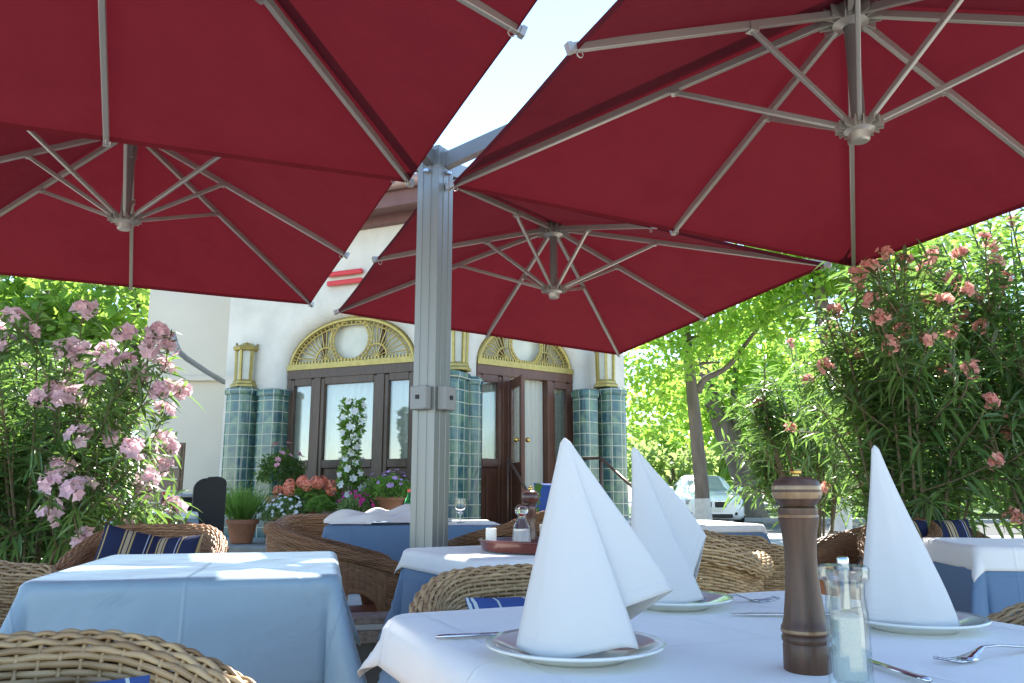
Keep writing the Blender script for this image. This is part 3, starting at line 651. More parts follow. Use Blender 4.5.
lantern(pL, 2.255, 0.165, 0.60, 'gilded six-sided lantern on the left tiled pillar, farthest from the door', 0.3)
lantern(at(456, 450, 9.14), 2.295, 0.15, 0.58, 'gilded six-sided lantern on the middle tiled pillar, half hidden by the mast', 0.2)
lantern(at(607, 450, 10.25), 2.245, 0.155, 0.58, 'gilded six-sided lantern on the right tiled pillar, under the parasol tip', 0.5)
# handrails by the entrance steps
def handrail(pts, posts, label):
    t = thing('handrail', label, 'handrail', (pts[0][0], pts[0][1], 0), 0, 'handrails by the entrance')
    m_ = MB(); m_.tube(pts, 0.017, 10); m_.build('rail', M['rail'], t, world=True, smooth=True)
    for p, z in posts:
        m_ = MB(); m_.tube([(p[0], p[1], z), (p[0], p[1], p[2])], 0.014, 8); m_.build('post', M['rail'], t, world=True, smooth=True)
q0, q1 = at(508, 458, 9.35), at(537, 508, 8.55); q2 = q1 + [0, 0, -0.08]
handrail([q0, q0 * .5 + q1 * .5, q1, q2], [(q0, ZP), (q1, 0)], 'brown handrail sloping down beside the open door')
r0, r1, r2 = at(574, 459, 9.75), at(601, 458, 9.55), at(642, 496, 8.6)
handrail([r0, r1 * .6 + r0 * .4, r1, r1 * .5 + r2 * .5, r2], [(r1, ZP), (r2, 0)], 'brown handrail bending down in front of the right tiled pillar')
# pole beside the building
p = at(626, 480, 11.6); t = thing('metal_pole', 'thin grey pole standing beside the right tiled pillar', 'pole', (p[0], p[1], 0))
mb = MB(); mb.tube([(p[0], p[1], 0), (p[0] - 0.02, p[1], 2.85)], 0.035, 12); mb.build('shaft', M['greyp'], t, world=True, smooth=True, angle=50)
mb = MB(); mb.lathe([(0.038, 0), (0.045, 0.03), (0.02, 0.07), (0.001, 0.08)], 12, (p[0] - 0.02, p[1], 2.84)); mb.build('cap', M['greyp'], t, world=True, smooth=True)

# ------------------------------------------------------------------ parasol system
ANG = R(23.18); U = np.array([math.cos(ANG), math.sin(ANG)]); Vv = np.array([-math.sin(ANG), math.cos(ANG)])
MX = np.array([-0.417, 3.608]); HC, HS = 1.341, 1.237
MP = np.array([-0.362, 3.60])
def parasol(su, sv, dz, ta, tb, label, pz=0.0, hz=0.0):
    c = MX + HC * (su * U + sv * Vv); ze, zp, zh = 2.345 + dz, 2.803 + dz + pz, 2.335 + dz + hz
    t = thing('parasol', label, 'parasol', (c[0], c[1], zh), ANG, 'red parasols hung round one mast')
    ends = [(a, b) for a, b in ((1, 1), (0, 1), (-1, 1), (-1, 0), (-1, -1), (0, -1), (1, -1), (1, 0))]
    def edge(a, b): return np.array([a * HS, b * HS, ze - zh + (ta * a + tb * b) * HS])
    pk = np.array([0, 0, zp - zh])
    E_ = [edge(a, b) for a, b in ends]
    mb = MB(); n = 14
    for k in range(8):
        A, B = E_[k], E_[(k + 1) % 8]; rows = []
        for i in range(n + 1):
            r_ = i / n; row = []
            for j in range(n + 1):
                s_ = j / n; q = pk + ((A * (1 - s_) + B * s_) - pk) * r_
                bow = 4 * s_ * (1 - s_)
                q = q + np.array([0, 0, -0.026 * bow * r_ * (1.15 - r_) + 0.030 - 0.022 * r_ ** 2])        # cloth slack between ribs
                q[:2] *= 1 - 0.005 * bow * r_ ** 3                                    # edge pulled in
                row.append(q)
            rows.append(row)
        mb.grid(np.array(rows))
        hem = [np.array(rows[-1][j]) for j in range(n + 1)]
        mb.grid(np.array([hem, [q + np.array([-q[0] * 0.004, -q[1] * 0.004, -0.022]) for q in hem]]))
    mb.build('canopy', M['red'], t, smooth=True, angle=12)
    for k in range(8):
        e_ = E_[k]; d = unit(e_ - pk); mb = MB(); st = pk + d * 0.06 + [0, 0, -0.01]
        mb.bar(st, e_ + d * 0.012, 0.022, 0.032); rb = mb.build('rib', M['alu'], t, bevel=0.003)
        mb = MB(); mb.bar(e_ + d * 0.012, e_ + d * 0.03, 0.026, 0.036)
        hk = e_ + d * -0.02 + [0, 0, -0.03]
        mb.tube([hk + np.array([0, 0, 0.015]) + np.array([d[0] * 0.012 * math.cos(a), d[1] * 0.012 * math.cos(a), 0.012 * math.sin(a) - 0.012]) for a in np.linspace(0, 6.28, 9)], 0.0025, 5)
        mb.build('rib_tip', M['alu'], rb)
        f_ = 0.40; j = pk + (e_ - pk) * f_ + [0, 0, -0.026]; hb = np.array([unit(e_[:2])[0] * 0.04, unit(e_[:2])[1] * 0.04, 0.02])
        mb = MB(); mb.bar(hb, j, 0.0165, 0.023); mb.build('strut', M['alu'], t, bevel=0.003)
        mb = MB(); mb.box(j + [0, 0, 0.006], (0.036, 0.036, 0.03), math.atan2(e_[1], e_[0])); mb.build('strut_joint', M['alu'], rb)
    mb = MB(); mb.lathe([(0.026, 0.0), (0.026, zp - zh - 0.02)], 16); mb.build('centre_tube', M['alu_post'], t, smooth=True)
    mb = MB(); mb.lathe([(0.001, -0.045), (0.030, -0.045), (0.036, -0.038), (0.040, -0.01), (0.058, 0.0), (0.058, 0.032), (0.034, 0.04), (0.030, 0.05)], 24)
    for k in range(8):
        a = math.atan2(E_[k][1], E_[k][0])
        for s_ in (-1, 1): mb.box((0.062 * math.cos(a) - s_ * 0.014 * math.sin(a), 0.062 * math.sin(a) + s_ * 0.014 * math.cos(a), 0.018), (0.05, 0.005, 0.032), a)
    mb.build('lower_hub', M['alu'], t, smooth=True, angle=30)
    mb = MB(); z = zp - zh; mb.lathe([(0.03, z - 0.075), (0.068, z - 0.06), (0.072, z - 0.02), (0.06, z + 0.02), (0.001, z + 0.03)], 24)
    for k in range(8):
        a = math.atan2(E_[k][1], E_[k][0])
        for s_ in (-1, 1): mb.box((0.085 * math.cos(a) - s_ * 0.018 * math.sin(a), 0.085 * math.sin(a) + s_ * 0.018 * math.cos(a), z - 0.035), (0.06, 0.006, 0.05), a)
    mb.build('upper_hub', M['alu'], t, smooth=True, angle=30)
    return c
parasol(-1, -1, 0.021, 0.016, -0.043, 'red parasol nearest the viewer at top left, overlapping the one behind')
parasol(-1, 1, 0.053, -0.009, -0.037, 'red parasol at left above the pink oleander and blue table', 0.13, 0.035)
parasol(1, 1, -0.050, -0.066, -0.065, 'red parasol just right of the mast, in front of the arched doors')
parasol(1, -1, -0.029, -0.043, -0.021, 'largest red parasol at top right, over the set table and the oleanders', 0.045, 0.0)
ms = thing('parasol_mast', 'square grey aluminium mast in the middle, carrying four red parasols', 'mast', (MP[0], MP[1], 0), R(-30))
mb = MB()
h_ = 0.06; poly = []
for k in range(4):                                      # grooved square section
    a = k * np.pi / 2; cs, sn = math.cos(a), math.sin(a)
    for x, y in ((-h_, -h_), (-0.028, -h_), (-0.028, -h_ + 0.003), (-0.018, -h_ + 0.003), (-0.018, -h_), (0.018, -h_), (0.018, -h_ + 0.003), (0.028, -h_ + 0.003), (0.028, -h_)):
        poly.append((x * cs - y * sn, x * sn + y * cs))
mb.prism(poly, 0.0, 2.53); mb.build('post', M['alu_post'], ms, bevel=0.002)
for su, sv in ((-1, -1), (-1, 1), (1, 1), (1, -1)):
    c = MX + HC * (su * U + sv * Vv); d = unit(c - MP); a = np.array([*(MP + d * 0.05), 2.47]); b = np.array([*c, 2.945])
    mb = MB(); mb.bar(a, b, 0.045, 0.075); mb.bar((*c, 2.80), (*c, 2.98), 0.05, up=(1, 0, 0)); mb.build('arm', M['alu_post'], ms, world=True, bevel=0.004)
for k, ang in ((0, -90), (1, 0)):
    a = R(ang); n = np.array([math.cos(a), math.sin(a)])
    mb = MB(); z = 1.342; mb.box((n[0] * 0.083, n[1] * 0.083, z), (0.046, 0.085, 0.105), a); sb = mb.build('socket_box', M['grey_box'], ms, bevel=0.006)
    mb = MB(); mb.box((n[0] * 0.109, n[1] * 0.109, z + 0.002), (0.006, 0.016, 0.018), a); mb.build('socket', M['black'], sb)
    mb = MB(); mb.lathe([(0.001, 0), (0.016, 0), (0.016, 0.012), (0.001, 0.016)], 12, (n[0] * 0.072, n[1] * 0.072, 2.40)); mb.build('bolt', M['steel'], ms)
bs = thing('stone_ledge', 'low brown stone ledge with a pale joint at the foot of the mast', 'ledge', (-0.42, 3.20, 0), R(12))
for name, z0, z1, wx_, wy_, m_ in (('slab', 0.455, 0.478, 0.95, 0.15, 'slab'), ('joint', 0.432, 0.455, 0.93, 0.145, 'slab_l'), ('slab', 0.388, 0.432, 0.96, 0.16, 'slab'), ('plinth', 0.0, 0.388, 0.80, 0.10, 'plinth')):
    mb = MB(); mb.box((0, 0, (z0 + z1) / 2), (wx_, wy_, z1 - z0)); mb.build(name, M[m_], bs, bevel=0.005)

# ------------------------------------------------------------------ tables and cloths
def cloth(cx, cy, ang, wx, wy, z, ov, m, name, label, cat='tablecloth', group=None, RR=0.014, flare=0.06, tip=0.50, seed=0, wave=0.05, res=0.013, jit=0.0):
    nx = int((wx + 2 * ov) / res); ny = int((wy + 2 * ov) / res)
    X, Y = np.meshgrid(np.linspace(-wx / 2 - ov, wx / 2 + ov, nx), np.linspace(-wy / 2 - ov, wy / 2 + ov, ny), indexing='ij')
    cr = 0.02
    qx = np.clip(X, -wx / 2 + cr, wx / 2 - cr); qy = np.clip(Y, -wy / 2 + cr, wy / 2 - cr)
    ex, ey = X - qx, Y - qy; r = np.hypot(ex, ey) + 1e-9; n0, n1 = ex / r, ey / r
    r = np.maximum(r - cr * np.where((np.abs(ex) > 0) & (np.abs(ey) > 0), 1, 1), 0)
    corner = (2 * np.abs(n0 * n1))
    ph = seed * 1.7
    along = np.where(np.abs(ex) > np.abs(ey), Y, X)
    fl = flare + wave * np.sin(along * 9 + ph) * np.clip(r / 0.1, 0, 1) + (tip - flare) * corner ** 2.2 - 0.06 * corner * (1 - corner) * 4
    a = np.minimum(r, RR * np.pi / 2); rest = np.maximum(r - RR * np.pi / 2, 0)
    hor = RR * np.sin(a / RR) + rest * np.sin(fl); drop = RR * (1 - np.cos(a / RR)) + rest * np.cos(fl)
    inside = r <= 0
    bx = np.where(inside & (np.hypot(ex, ey) <= 1e-6), X, qx + n0 * np.minimum(np.hypot(ex, ey), cr)); by = np.where(inside & (np.hypot(ex, ey) <= 1e-6), Y, qy + n1 * np.minimum(np.hypot(ex, ey), cr))
    x = bx + n0 * np.where(inside, 0, hor); y = by + n1 * np.where(inside, 0, hor)
    zz = z - np.where(inside, 0, drop) + 0.0012 * np.sin(X * 21 + ph) * np.sin(Y * 17 + ph) * (r < 0.001)
    mb = MB(); mb.grid(np.stack([x, y, zz - z], -1), np.stack([X, Y], -1))
    o = mb.build(name, m, smooth=True); o.location = (cx, cy, z); o.rotation_euler = (0, 0, ang)
    sl = o.modifiers.new('thick', 'SOLIDIFY'); sl.thickness = 0.0015; sl.offset = -1
    return tag(o, label, cat, group)
def table_proto(label, loc, rz, wx, wy):
    t = thing('cafe_table', label, 'table', loc, rz, 'cafe tables under cloths')
    mb = MB(); mb.box((0, 0, 0.722), (wx - 0.01, wy - 0.01, 0.03)); mb.build('tabletop', M['gate'], t, bevel=0.004)
    mb = MB(); mb.lathe([(0.035, 0.03), (0.03, 0.06), (0.026, 0.1), (0.026, 0.706)], 16); mb.build('column', M['greyp'], t, smooth=True, angle=40)
    for k in range(4):
        a = k * np.pi / 2 + np.pi / 4; mb = MB(); mb.bar((0.02 * math.cos(a), 0.02 * math.sin(a), 0.06), (0.34 * math.cos(a), 0.34 * math.sin(a), 0.03), 0.045, 0.03)
        mb.lathe([(0.001, 0), (0.03, 0), (0.03, 0.012), (0.001, 0.015)], 12, (0.33 * math.cos(a), 0.33 * math.sin(a), 0)); mb.build('foot', M['greyp'], t, bevel=0.004)
    return t
A1 = ANG
T1c = np.array([-0.168, 1.306]) + 0.385 * U * 1.0 - 0.385 * Vv
table_proto('cafe table under white cloth in front, set with napkins', (T1c[0], T1c[1], 0), A1, 0.77, 0.77)
cloth(T1c[0], T1c[1], A1, 0.785, 0.785, 0.741, 0.26, M['navy'], 'blue_tablecloth', 'blue undercloth below the white cloth of the nearest table', group=None, flare=0.05, tip=0.28)
cloth(T1c[0], T1c[1], A1, 0.785, 0.785, 0.746, 0.085, M['white'], 'white_tablecloth', 'white cloth on the nearest table, under the standing napkins', RR=0.028, flare=0.10, tip=0.62, seed=2)
A2 = R(13); T2c = np.array([-0.80, 2.20])
table_proto('cafe table under the plain blue cloth at left', (T2c[0], T2c[1], 0), A2, 0.66, 0.75)
cloth(T2c[0], T2c[1], A2, 0.64, 0.76, 0.747, 0.24, M['blue'], 'blue_tablecloth', 'plain light blue cloth on the empty table at left', flare=0.04, tip=0.42, seed=1, wave=0.03)
A3 = R(30); T3c = np.array([0.01, 2.70])
table_proto('cafe table holding the red-brown tray, behind the nearest table', (T3c[0], T3c[1], 0), A3, 0.52, 0.52)
cloth(T3c[0], T3c[1], A3, 0.53, 0.53, 0.741, 0.22, M['navy'], 'blue_tablecloth', 'blue undercloth of the table with the tray', flare=0.05, tip=0.3, seed=4)
cloth(T3c[0], T3c[1], A3, 0.535, 0.535, 0.746, 0.07, M['white'], 'white_tablecloth', 'white cloth under the tray on the middle table', RR=0.02, flare=0.15, tip=0.5, seed=5)
A4 = R(8); T4c = np.array([-0.62, 5.15])
table_proto('long table behind the mast with crumpled linen on it', (T4c[0], T4c[1], 0), A4, 1.0, 0.75)
cloth(T4c[0], T4c[1], A4, 1.0, 0.76, 0.742, 0.32, M['navy'], 'blue_tablecloth', 'deep blue cloth hanging from the table behind the mast', flare=0.05, tip=0.35, seed=3)
A5 = R(-8); T5c = np.array([2.14, 3.10])
table_proto('cafe table at the right edge under white and blue cloths', (T5c[0], T5c[1], 0), A5, 0.95, 0.52)
cloth(T5c[0], T5c[1], A5, 0.95, 0.52, 0.742, 0.30, M['navy'], 'blue_tablecloth', 'blue undercloth of the table at the right edge', flare=0.04, tip=0.3, seed=6)
cloth(T5c[0], T5c[1], A5, 0.955, 0.525, 0.747, 0.09, M['white'], 'white_tablecloth', 'white overlay on the table at the right edge by the oleander', flare=0.06, tip=0.3, seed=7)
A6 = R(10); T6c = np.array([1.02, 5.1])
table_proto('cafe table behind the curved wicker chair, by the pavement', (T6c[0], T6c[1], 0), A6, 0.75, 0.75)
cloth(T6c[0], T6c[1], A6, 0.755, 0.755, 0.742, 0.22, M['navy'], 'blue_tablecloth', 'blue cloth corner hanging behind the curved wicker chair', flare=0.05, tip=0.45, seed=8)
cloth(T6c[0], T6c[1], A6, 0.76, 0.76, 0.747, 0.05, M['white'], 'white_tablecloth', 'white overlay on the sunny table near the parked car', flare=0.08, tip=0.5, seed=9)
T7c = np.array([-3.35, 7.7])
table_proto('far table at left, beyond the oleander', (T7c[0], T7c[1], 0), 0.1, 0.7, 0.7)
cloth(T7c[0], T7c[1], 0.1, 0.705, 0.705, 0.742, 0.2, M['blue'], 'blue_tablecloth', 'light blue cloth of the far table beyond the oleander', seed=8, res=0.03)
cloth(T7c[0], T7c[1], 0.1, 0.71, 0.71, 0.747, 0.07, M['white'], 'white_tablecloth', 'white cloth on the far table beyond the oleander', seed=9, res=0.03)
# crumpled linen heap
mb = MB(); n = 60; X, Y = np.meshgrid(np.linspace(-1, 1, n), np.linspace(-1, 1, n), indexing='ij')
hh = 0.05 * np.clip(1.1 - X ** 2 - Y ** 2, 0, 1) ** 0.5 * (1 + 0.5 * np.sin(5 * X + 3 * Y) + 0.4 * np.sin(9 * Y - 4 * X + 1) + 0.35 * np.abs(np.sin(7 * X * Y + 3 * X))) + 0.006
mb.grid(np.stack([X * 0.36 + 0.03 * np.sin(6 * Y), Y * 0.24 + 0.03 * np.sin(5 * X), hh], -1))
o = mb.build('crumpled_linen', M['white'], smooth=True); p = (T4c[0] - 0.13, T4c[1] - 0.12, 0.745); o.location = p; o.rotation_euler = (0, 0, 0.15)
tag(o, 'white crumpled cloth heaped on the blue table behind the mast', 'linen')
o = cloth(T4c[0] + 0.28, T4c[1] + 0.02, A4, 0.44, 0.70, 0.748, 0.06, M['white'], 'white_runner', 'white runner under the wine glass behind the mast', flare=0.1, tip=0.3, res=0.02)

# ------------------------------------------------------------------ wicker chairs
def tub_shell(hb=0.77, ha=0.60, rx=0.30, front=-0.26, zb=0.24, pitch=0.0095, stake=0.024, amp=0.0035, arch=False, spr=4, spc=4, roll=0.045, flare=0.05):
    ls = (0.02 - front); arc = math.pi * rx; Lp = 2 * ls + arc
    ncol = int(Lp / stake) * spc; s = np.linspace(0, Lp, ncol + 1)
    x = np.empty_like(s); y = np.empty_like(s); nx = np.empty_like(s); ny = np.empty_like(s)
    for i, q in enumerate(s):
        if q < ls: x[i], y[i], nx[i], ny[i] = -rx, front + q, -1, 0
        elif q > ls + arc: x[i], y[i], nx[i], ny[i] = rx, 0.02 - (q - ls - arc), 1, 0
        else:
            a = math.pi - (q - ls) / rx; x[i], y[i], nx[i], ny[i] = rx * math.cos(a), 0.02 + rx * math.sin(a), math.cos(a), math.sin(a)
    m_ = np.abs(s - Lp / 2) / (Lp / 2)
    top = ha + (hb - ha) * (0.5 * (1 + np.cos(np.pi * np.clip((m_ - 0.22) / 0.62, 0, 1))) if not arch else 1 - np.clip((m_ - 0.12) / 0.88, 0, 1))
    bot = np.full_like(s, zb)
    if arch:
        for sg in (0.17, 0.83):
            d_ = np.abs(s / Lp - sg) / 0.085
            bot = np.where(d_ < 1, np.maximum(bot, 0.36 + 0.16 * np.sqrt(np.clip(1 - d_ ** 2, 0, 1))), bot)
    th = 0.013
    key = [(th * .6, 0.0, 0), (th, 0.25, 0), (th + 0.2 * flare, 0.65, 0)]           # (offset, fraction of height, roll part)
    prof = []
    for f_ in np.linspace(0, 1, 40): prof.append((th + flare * f_ ** 2 * 0.6, f_, 0.0, 0.0))     # outer face up to top - roll
    for a in np.linspace(-0.25 * np.pi, 1.05 * np.pi, 26)[1:]: prof.append((flare * 0.6 + 0.0 + roll * math.cos(a) * 0.9 + th * 0.3, 1.0, math.sin(a) * roll, 1.0))
    for f_ in np.linspace(1, 0.0, 40)[1:]: prof.append((-th + flare * f_ ** 2 * 0.5 - 0.012 * f_, f_, 0.0, 0.0))
    prof = np.array(prof)
    hm = hb - roll - zb
    pts = np.stack([prof[:, 0], zb + hm * prof[:, 1] + prof[:, 2]], 1)
    al = np.concatenate([[0], np.cumsum(np.linalg.norm(np.diff(pts, axis=0), axis=1))]); Lr = al[-1]
    nrow = int(Lr / pitch) * spr; q = np.linspace(0, Lr, nrow + 1)
    off = np.interp(q, al, prof[:, 0]); fz = np.interp(q, al, prof[:, 1]); dz = np.interp(q, al, prof[:, 2]); rl = np.interp(q, al, prof[:, 3])
    # woven from real strands: weavers run along the shell and pass over and under upright stakes
    tn = np.gradient(np.stack([off, hm * fz + dz], 1), axis=0); tn /= np.linalg.norm(tn, axis=1)[:, None] + 1e-9
    no, nz_ = tn[:, 1], -tn[:, 0]
    ends = lambda S: np.clip(np.minimum(S, Lp - S) / 0.05, 0, 1) ** 0.5
    H_ = top - roll - bot
    def ev(S, Q):
        """point and normal on the shell for matching arrays of path length S and profile length Q"""
        xi, yi, ax, ay, hi, bi = [np.interp(S, s, a_) for a_ in (x, y, nx, ny, H_, bot)]
        o_, f_, d_, n1_, n2_ = [np.interp(Q, q, a_) for a_ in (off, fz, dz, no, nz_)]
        tp_ = ends(S); O = o_ * (0.35 + 0.65 * tp_); Z = bi + hi * f_ + d_ * (0.5 + 0.5 * tp_)
        return np.stack([xi + ax * O, yi + ay * O, Z], -1), np.stack([ax * n1_, ay * n1_, n2_], -1)
    mb = MB()
    def tubes(S, Q, W, ra, rb, sides):
        P, Nn = ev(S, Q); P = P + Nn * W[..., None]
        T = unit(np.gradient(P, axis=1)); B = unit(np.cross(T, Nn)); a = np.linspace(0, 2 * np.pi, sides, endpoint=False)
        V = P[:, :, None] + ra * np.cos(a)[None, None, :, None] * Nn[:, :, None] + rb * np.sin(a)[None, None, :, None] * B[:, :, None]
        R_, C_ = P.shape[:2]; o = len(mb.v); mb.v += [tuple(p) for p in V.reshape(-1, 3).tolist()]
        u_ = np.broadcast_to(S[..., None], V.shape[:3]); v_ = np.broadcast_to(Q[..., None], V.shape[:3]); mb.uv += list(map(tuple, np.stack([u_, v_], -1).reshape(-1, 2).tolist()))
        r_, c_, k_ = np.meshgrid(np.arange(R_), np.arange(C_ - 1), np.arange(sides), indexing='ij')
        b_ = o + (r_ * C_ + c_) * sides; k2 = (k_ + 1) % sides
        Fq = np.stack([b_ + k_, b_ + k2, b_ + sides + k2, b_ + sides + k_], -1).reshape(-1, 4); mb.f += list(map(tuple, Fq.tolist())); mb.mi += [0] * len(Fq)
    nr = int(Lr / pitch); rows_ = (np.arange(nr) + 0.5) * Lr / nr; S1 = np.linspace(0, Lp, int(Lp / stake) * spc + 1)
    S, Q = np.broadcast_arrays(S1[None], rows_[:, None])
    jit = rng.normal(0, 0.04, (nr, 1)) * stake
    W = amp * np.cos(np.pi * ((S + jit) / stake + np.arange(nr)[:, None]))
    tubes(S, Q + pitch * 0.10 * np.sin(S * 23 + np.arange(nr)[:, None] * 1.9), W, pitch * 0.36, pitch * 0.50, spr)
    s2 = (np.arange(int(Lp / stake)) + 0.0) * stake; Q2 = np.linspace(0, Lr, 90); S, Q = np.broadcast_arrays(s2[:, None], Q2[None])
    tubes(S, Q, np.zeros_like(S) - amp * 0.2, pitch * 0.34, pitch * 0.34, 4)
    return mb
def wicker_chair(label, shell, wm, fm, loc, rz, arch=False, group='wicker armchairs'):
    t = thing('wicker_chair', label, 'chair', loc, rz, group)
    shell.build('woven_shell', wm, t, smooth=True)
    mb = MB(); n = 24; ring = [(0.275 * math.cos(a), 0.02 + 0.275 * math.sin(a)) for a in np.linspace(0, np.pi, n)]
    mb.prism([(0.275, -0.27)] + ring + [(-0.275, -0.27)], 0.36, 0.395); mb.build('seat', wm, t, bevel=0.012)
    mb = MB()
    for z in (0.345, 0.25):
        pts = [(-0.28, -0.28, z)] + [(-0.285, -0.1, z)] + [(0.29 * math.cos(a), 0.02 + 0.29 * math.sin(a), z) for a in np.linspace(np.pi, 0, 20)] + [(0.285, -0.1, z), (0.28, -0.28, z)]
        mb.tube(pts, 0.014, 8)
    mb.tube([(-0.28, -0.28, 0.345), (0.28, -0.28, 0.345)], 0.016, 8); mb.build('seat_rail', fm, t, smooth=True)
    for x, y, tp in ((-0.29, -0.275, 0.575), (0.29, -0.275, 0.575), (-0.2, 0.21, 0.40), (0.2, 0.21, 0.40)):
        mb = MB()
        if arch and y < 0: mb.box((x, y, tp / 2 + 0.0), (0.045, 0.045, tp)); mb.build('leg', fm, t, bevel=0.008)
        else: mb.tube([(x * 1.04, y * 1.04, 0), (x, y, tp)], [0.018, 0.023], 12); mb.build('leg', fm, t, smooth=True, angle=50)
    return t
fine = lambda: tub_shell()
ch_f = wicker_chair('honey wicker tub chair across the nearest table, facing the viewer', tub_shell(hb=0.755, ha=0.63, amp=0.0030, pitch=0.0092, stake=0.024, roll=0.036, spr=6, spc=5), M['wick'], M['cane_l'], (0.16, 1.72, 0), A1)
ch_a = dup(ch_f, (-0.475, 0.75, 0), R(45), 'honey wicker chair at bottom left beside the nearest table, only its rolled back showing')
ch_i = dup(ch_f, (0.98, 1.31, 0), A1 - R(90), 'honey wicker chair at the bottom right corner beside the nearest table')
coarse = tub_shell(hb=0.77, ha=0.60, pitch=0.011, stake=0.028, spr=4, spc=3, amp=0.0028)
ch_c = wicker_chair('orange wicker chair behind the plain blue table, with striped navy cushions', coarse, M['wickred'], M['cane'], (-1.72, 3.85, 0), R(5))
ch_g = wicker_chair('wicker chair with thick rolled arms, its near arm just right of the middle napkin', tub_shell(hb=0.80, ha=0.72, pitch=0.0105, stake=0.032, spr=5, spc=4, amp=0.0040, roll=0.048), M['wick'], M['cane'], (0.50, 2.97, 0), R(150))
ch_n = dup(ch_g, (0.93, 3.74, 0), R(80), 'wicker chair standing between the parked car and the chair with rolled arms')
ch_b = dup(ch_g, (-1.66, 2.18, 0), R(78), 'honey wicker chair cut by the left edge, beside the plain blue table')
arch = tub_shell(hb=0.80, ha=0.62, pitch=0.0085, stake=0.024, spr=4, spc=3, amp=0.0018, arch=True, roll=0.03, zb=0.34, flare=0.02)
ch_d = wicker_chair('brown rattan armchair with arched side, between the blue table and the mast', arch, M['wick2'], M['cane'], (-0.76, 3.78, 0), R(108), True, 'rattan armchairs')
ch_h = dup(ch_d, (1.76, 4.15, 0), R(-75), 'brown rattan armchair with arched side, behind the pepper mill', 'rattan armchairs')
ch_j = dup(ch_d, (-0.02, 4.05, 0), R(200), 'brown rattan armchair behind the tray, facing the wine glass', 'rattan armchairs')
ch_e = dup(ch_c, (-1.32, 5.75, 0), R(20), 'orange wicker chair behind the crumpled linen')
ch_k = dup(ch_c, (2.15, 4.15, 0), R(0), 'orange wicker chair beyond the table at the right edge')
ch_l = dup(ch_d, (-2.75, 6.55, 0), R(150), 'brown rattan armchair by the far table at left', 'rattan armchairs')
ch_m = dup(ch_d, (0.28, 6.3, 0), R(190), 'brown rattan armchair holding the blue cushion near the steps', 'rattan armchairs')

# cushions
def cushion(wd, ht, th, m, label, loc, rot, name='cushion', cat='cushion'):
    n = 26; X, Y = np.meshgrid(np.linspace(-1, 1, n), np.linspace(-1, 1, n), indexing='ij')
    pf = np.clip((1 - np.abs(X) ** 3.0) * (1 - np.abs(Y) ** 3.0), 0, 1) ** 0.45
    cx = 1 - 0.05 * (1 - np.abs(Y) ** 2); cy = 1 - 0.05 * (1 - np.abs(X) ** 2)
    mb = MB(); Uv = np.stack([X * wd / 2 + wd, Y * ht / 2], -1)
    for s_ in (1, -1):
        P = np.stack([X * wd / 2 * cx, Y * ht / 2 * cy, s_ * th / 2 * pf + 0.004 * np.sin(3 * X + 2 * Y)], -1); mb.grid(P if s_ > 0 else P[::-1], Uv if s_ > 0 else Uv[::-1])
    o = mb.build(name, m, smooth=True); o.location = tuple(map(float, loc)); o.rotation_euler = rot
    return tag(o, label, cat, 'striped cushions')
cushion(0.46, 0.42, 0.09, M['cblue'], 'blue cushion with white stripes on the chair across the nearest table', (0.16, 1.73, 0.545), (R(56), 0, A1), cat='cushion')
cushion(0.44, 0.42, 0.09, M['cblue'], 'blue and white striped cushion on the chair at the bottom right corner', (1.02, 1.26, 0.60), (R(64), R(0), A1 - R(90)))
cushion(0.44, 0.42, 0.09, M['cblue'], 'blue cushion leaning in the chair at bottom left', (-0.575, 0.84, 0.535), (R(75), R(6), R(45)))
cushion(0.44, 0.44, 0.09, M['cblue'], 'blue cushion on the chair cut by the left edge', (-1.70, 2.22, 0.44), (R(8), 0, R(80)))
cushion(0.30, 0.34, 0.08, M['cnavy'], 'navy cushion with gold stripes tilted on the orange chair, left of two', (-1.75, 3.78, 0.60), (R(70), R(14), R(22)))
cushion(0.30, 0.34, 0.08, M['cnavy'], 'navy cushion with gold stripes on the orange chair, right of two', (-1.58, 3.80, 0.575), (R(68), R(-4), R(-12)))
cushion(0.40, 0.36, 0.09, M['cnavy'], 'navy striped cushion seen through the arched rattan arm', (1.84, 4.13, 0.52), (R(70), 0, R(-75)))
cushion(0.40, 0.36, 0.09, M['cnavy'], 'navy striped cushion on the chair beyond the right table', (2.12, 4.08, 0.63), (R(72), 0, R(8)))
o = cushion(0.26, 0.32, 0.08, M['bluegreen'], 'blue cushion with green edges standing near the steps', (0.30, 6.30, 0.845), (R(82), 0, R(6)))
mb = MB()
for sx in (-1, 1):
    for k in range(5): mb.lathe([(0.001, 0), (0.035, 0.001), (0.03, 0.004), (0.001, 0.006)], 9, (sx * (0.085 + 0.012 * math.sin(k * 2)), -0.12 + k * 0.06, 0.024))
g_ = mb.build('leaf_print', M['greenf'], o)

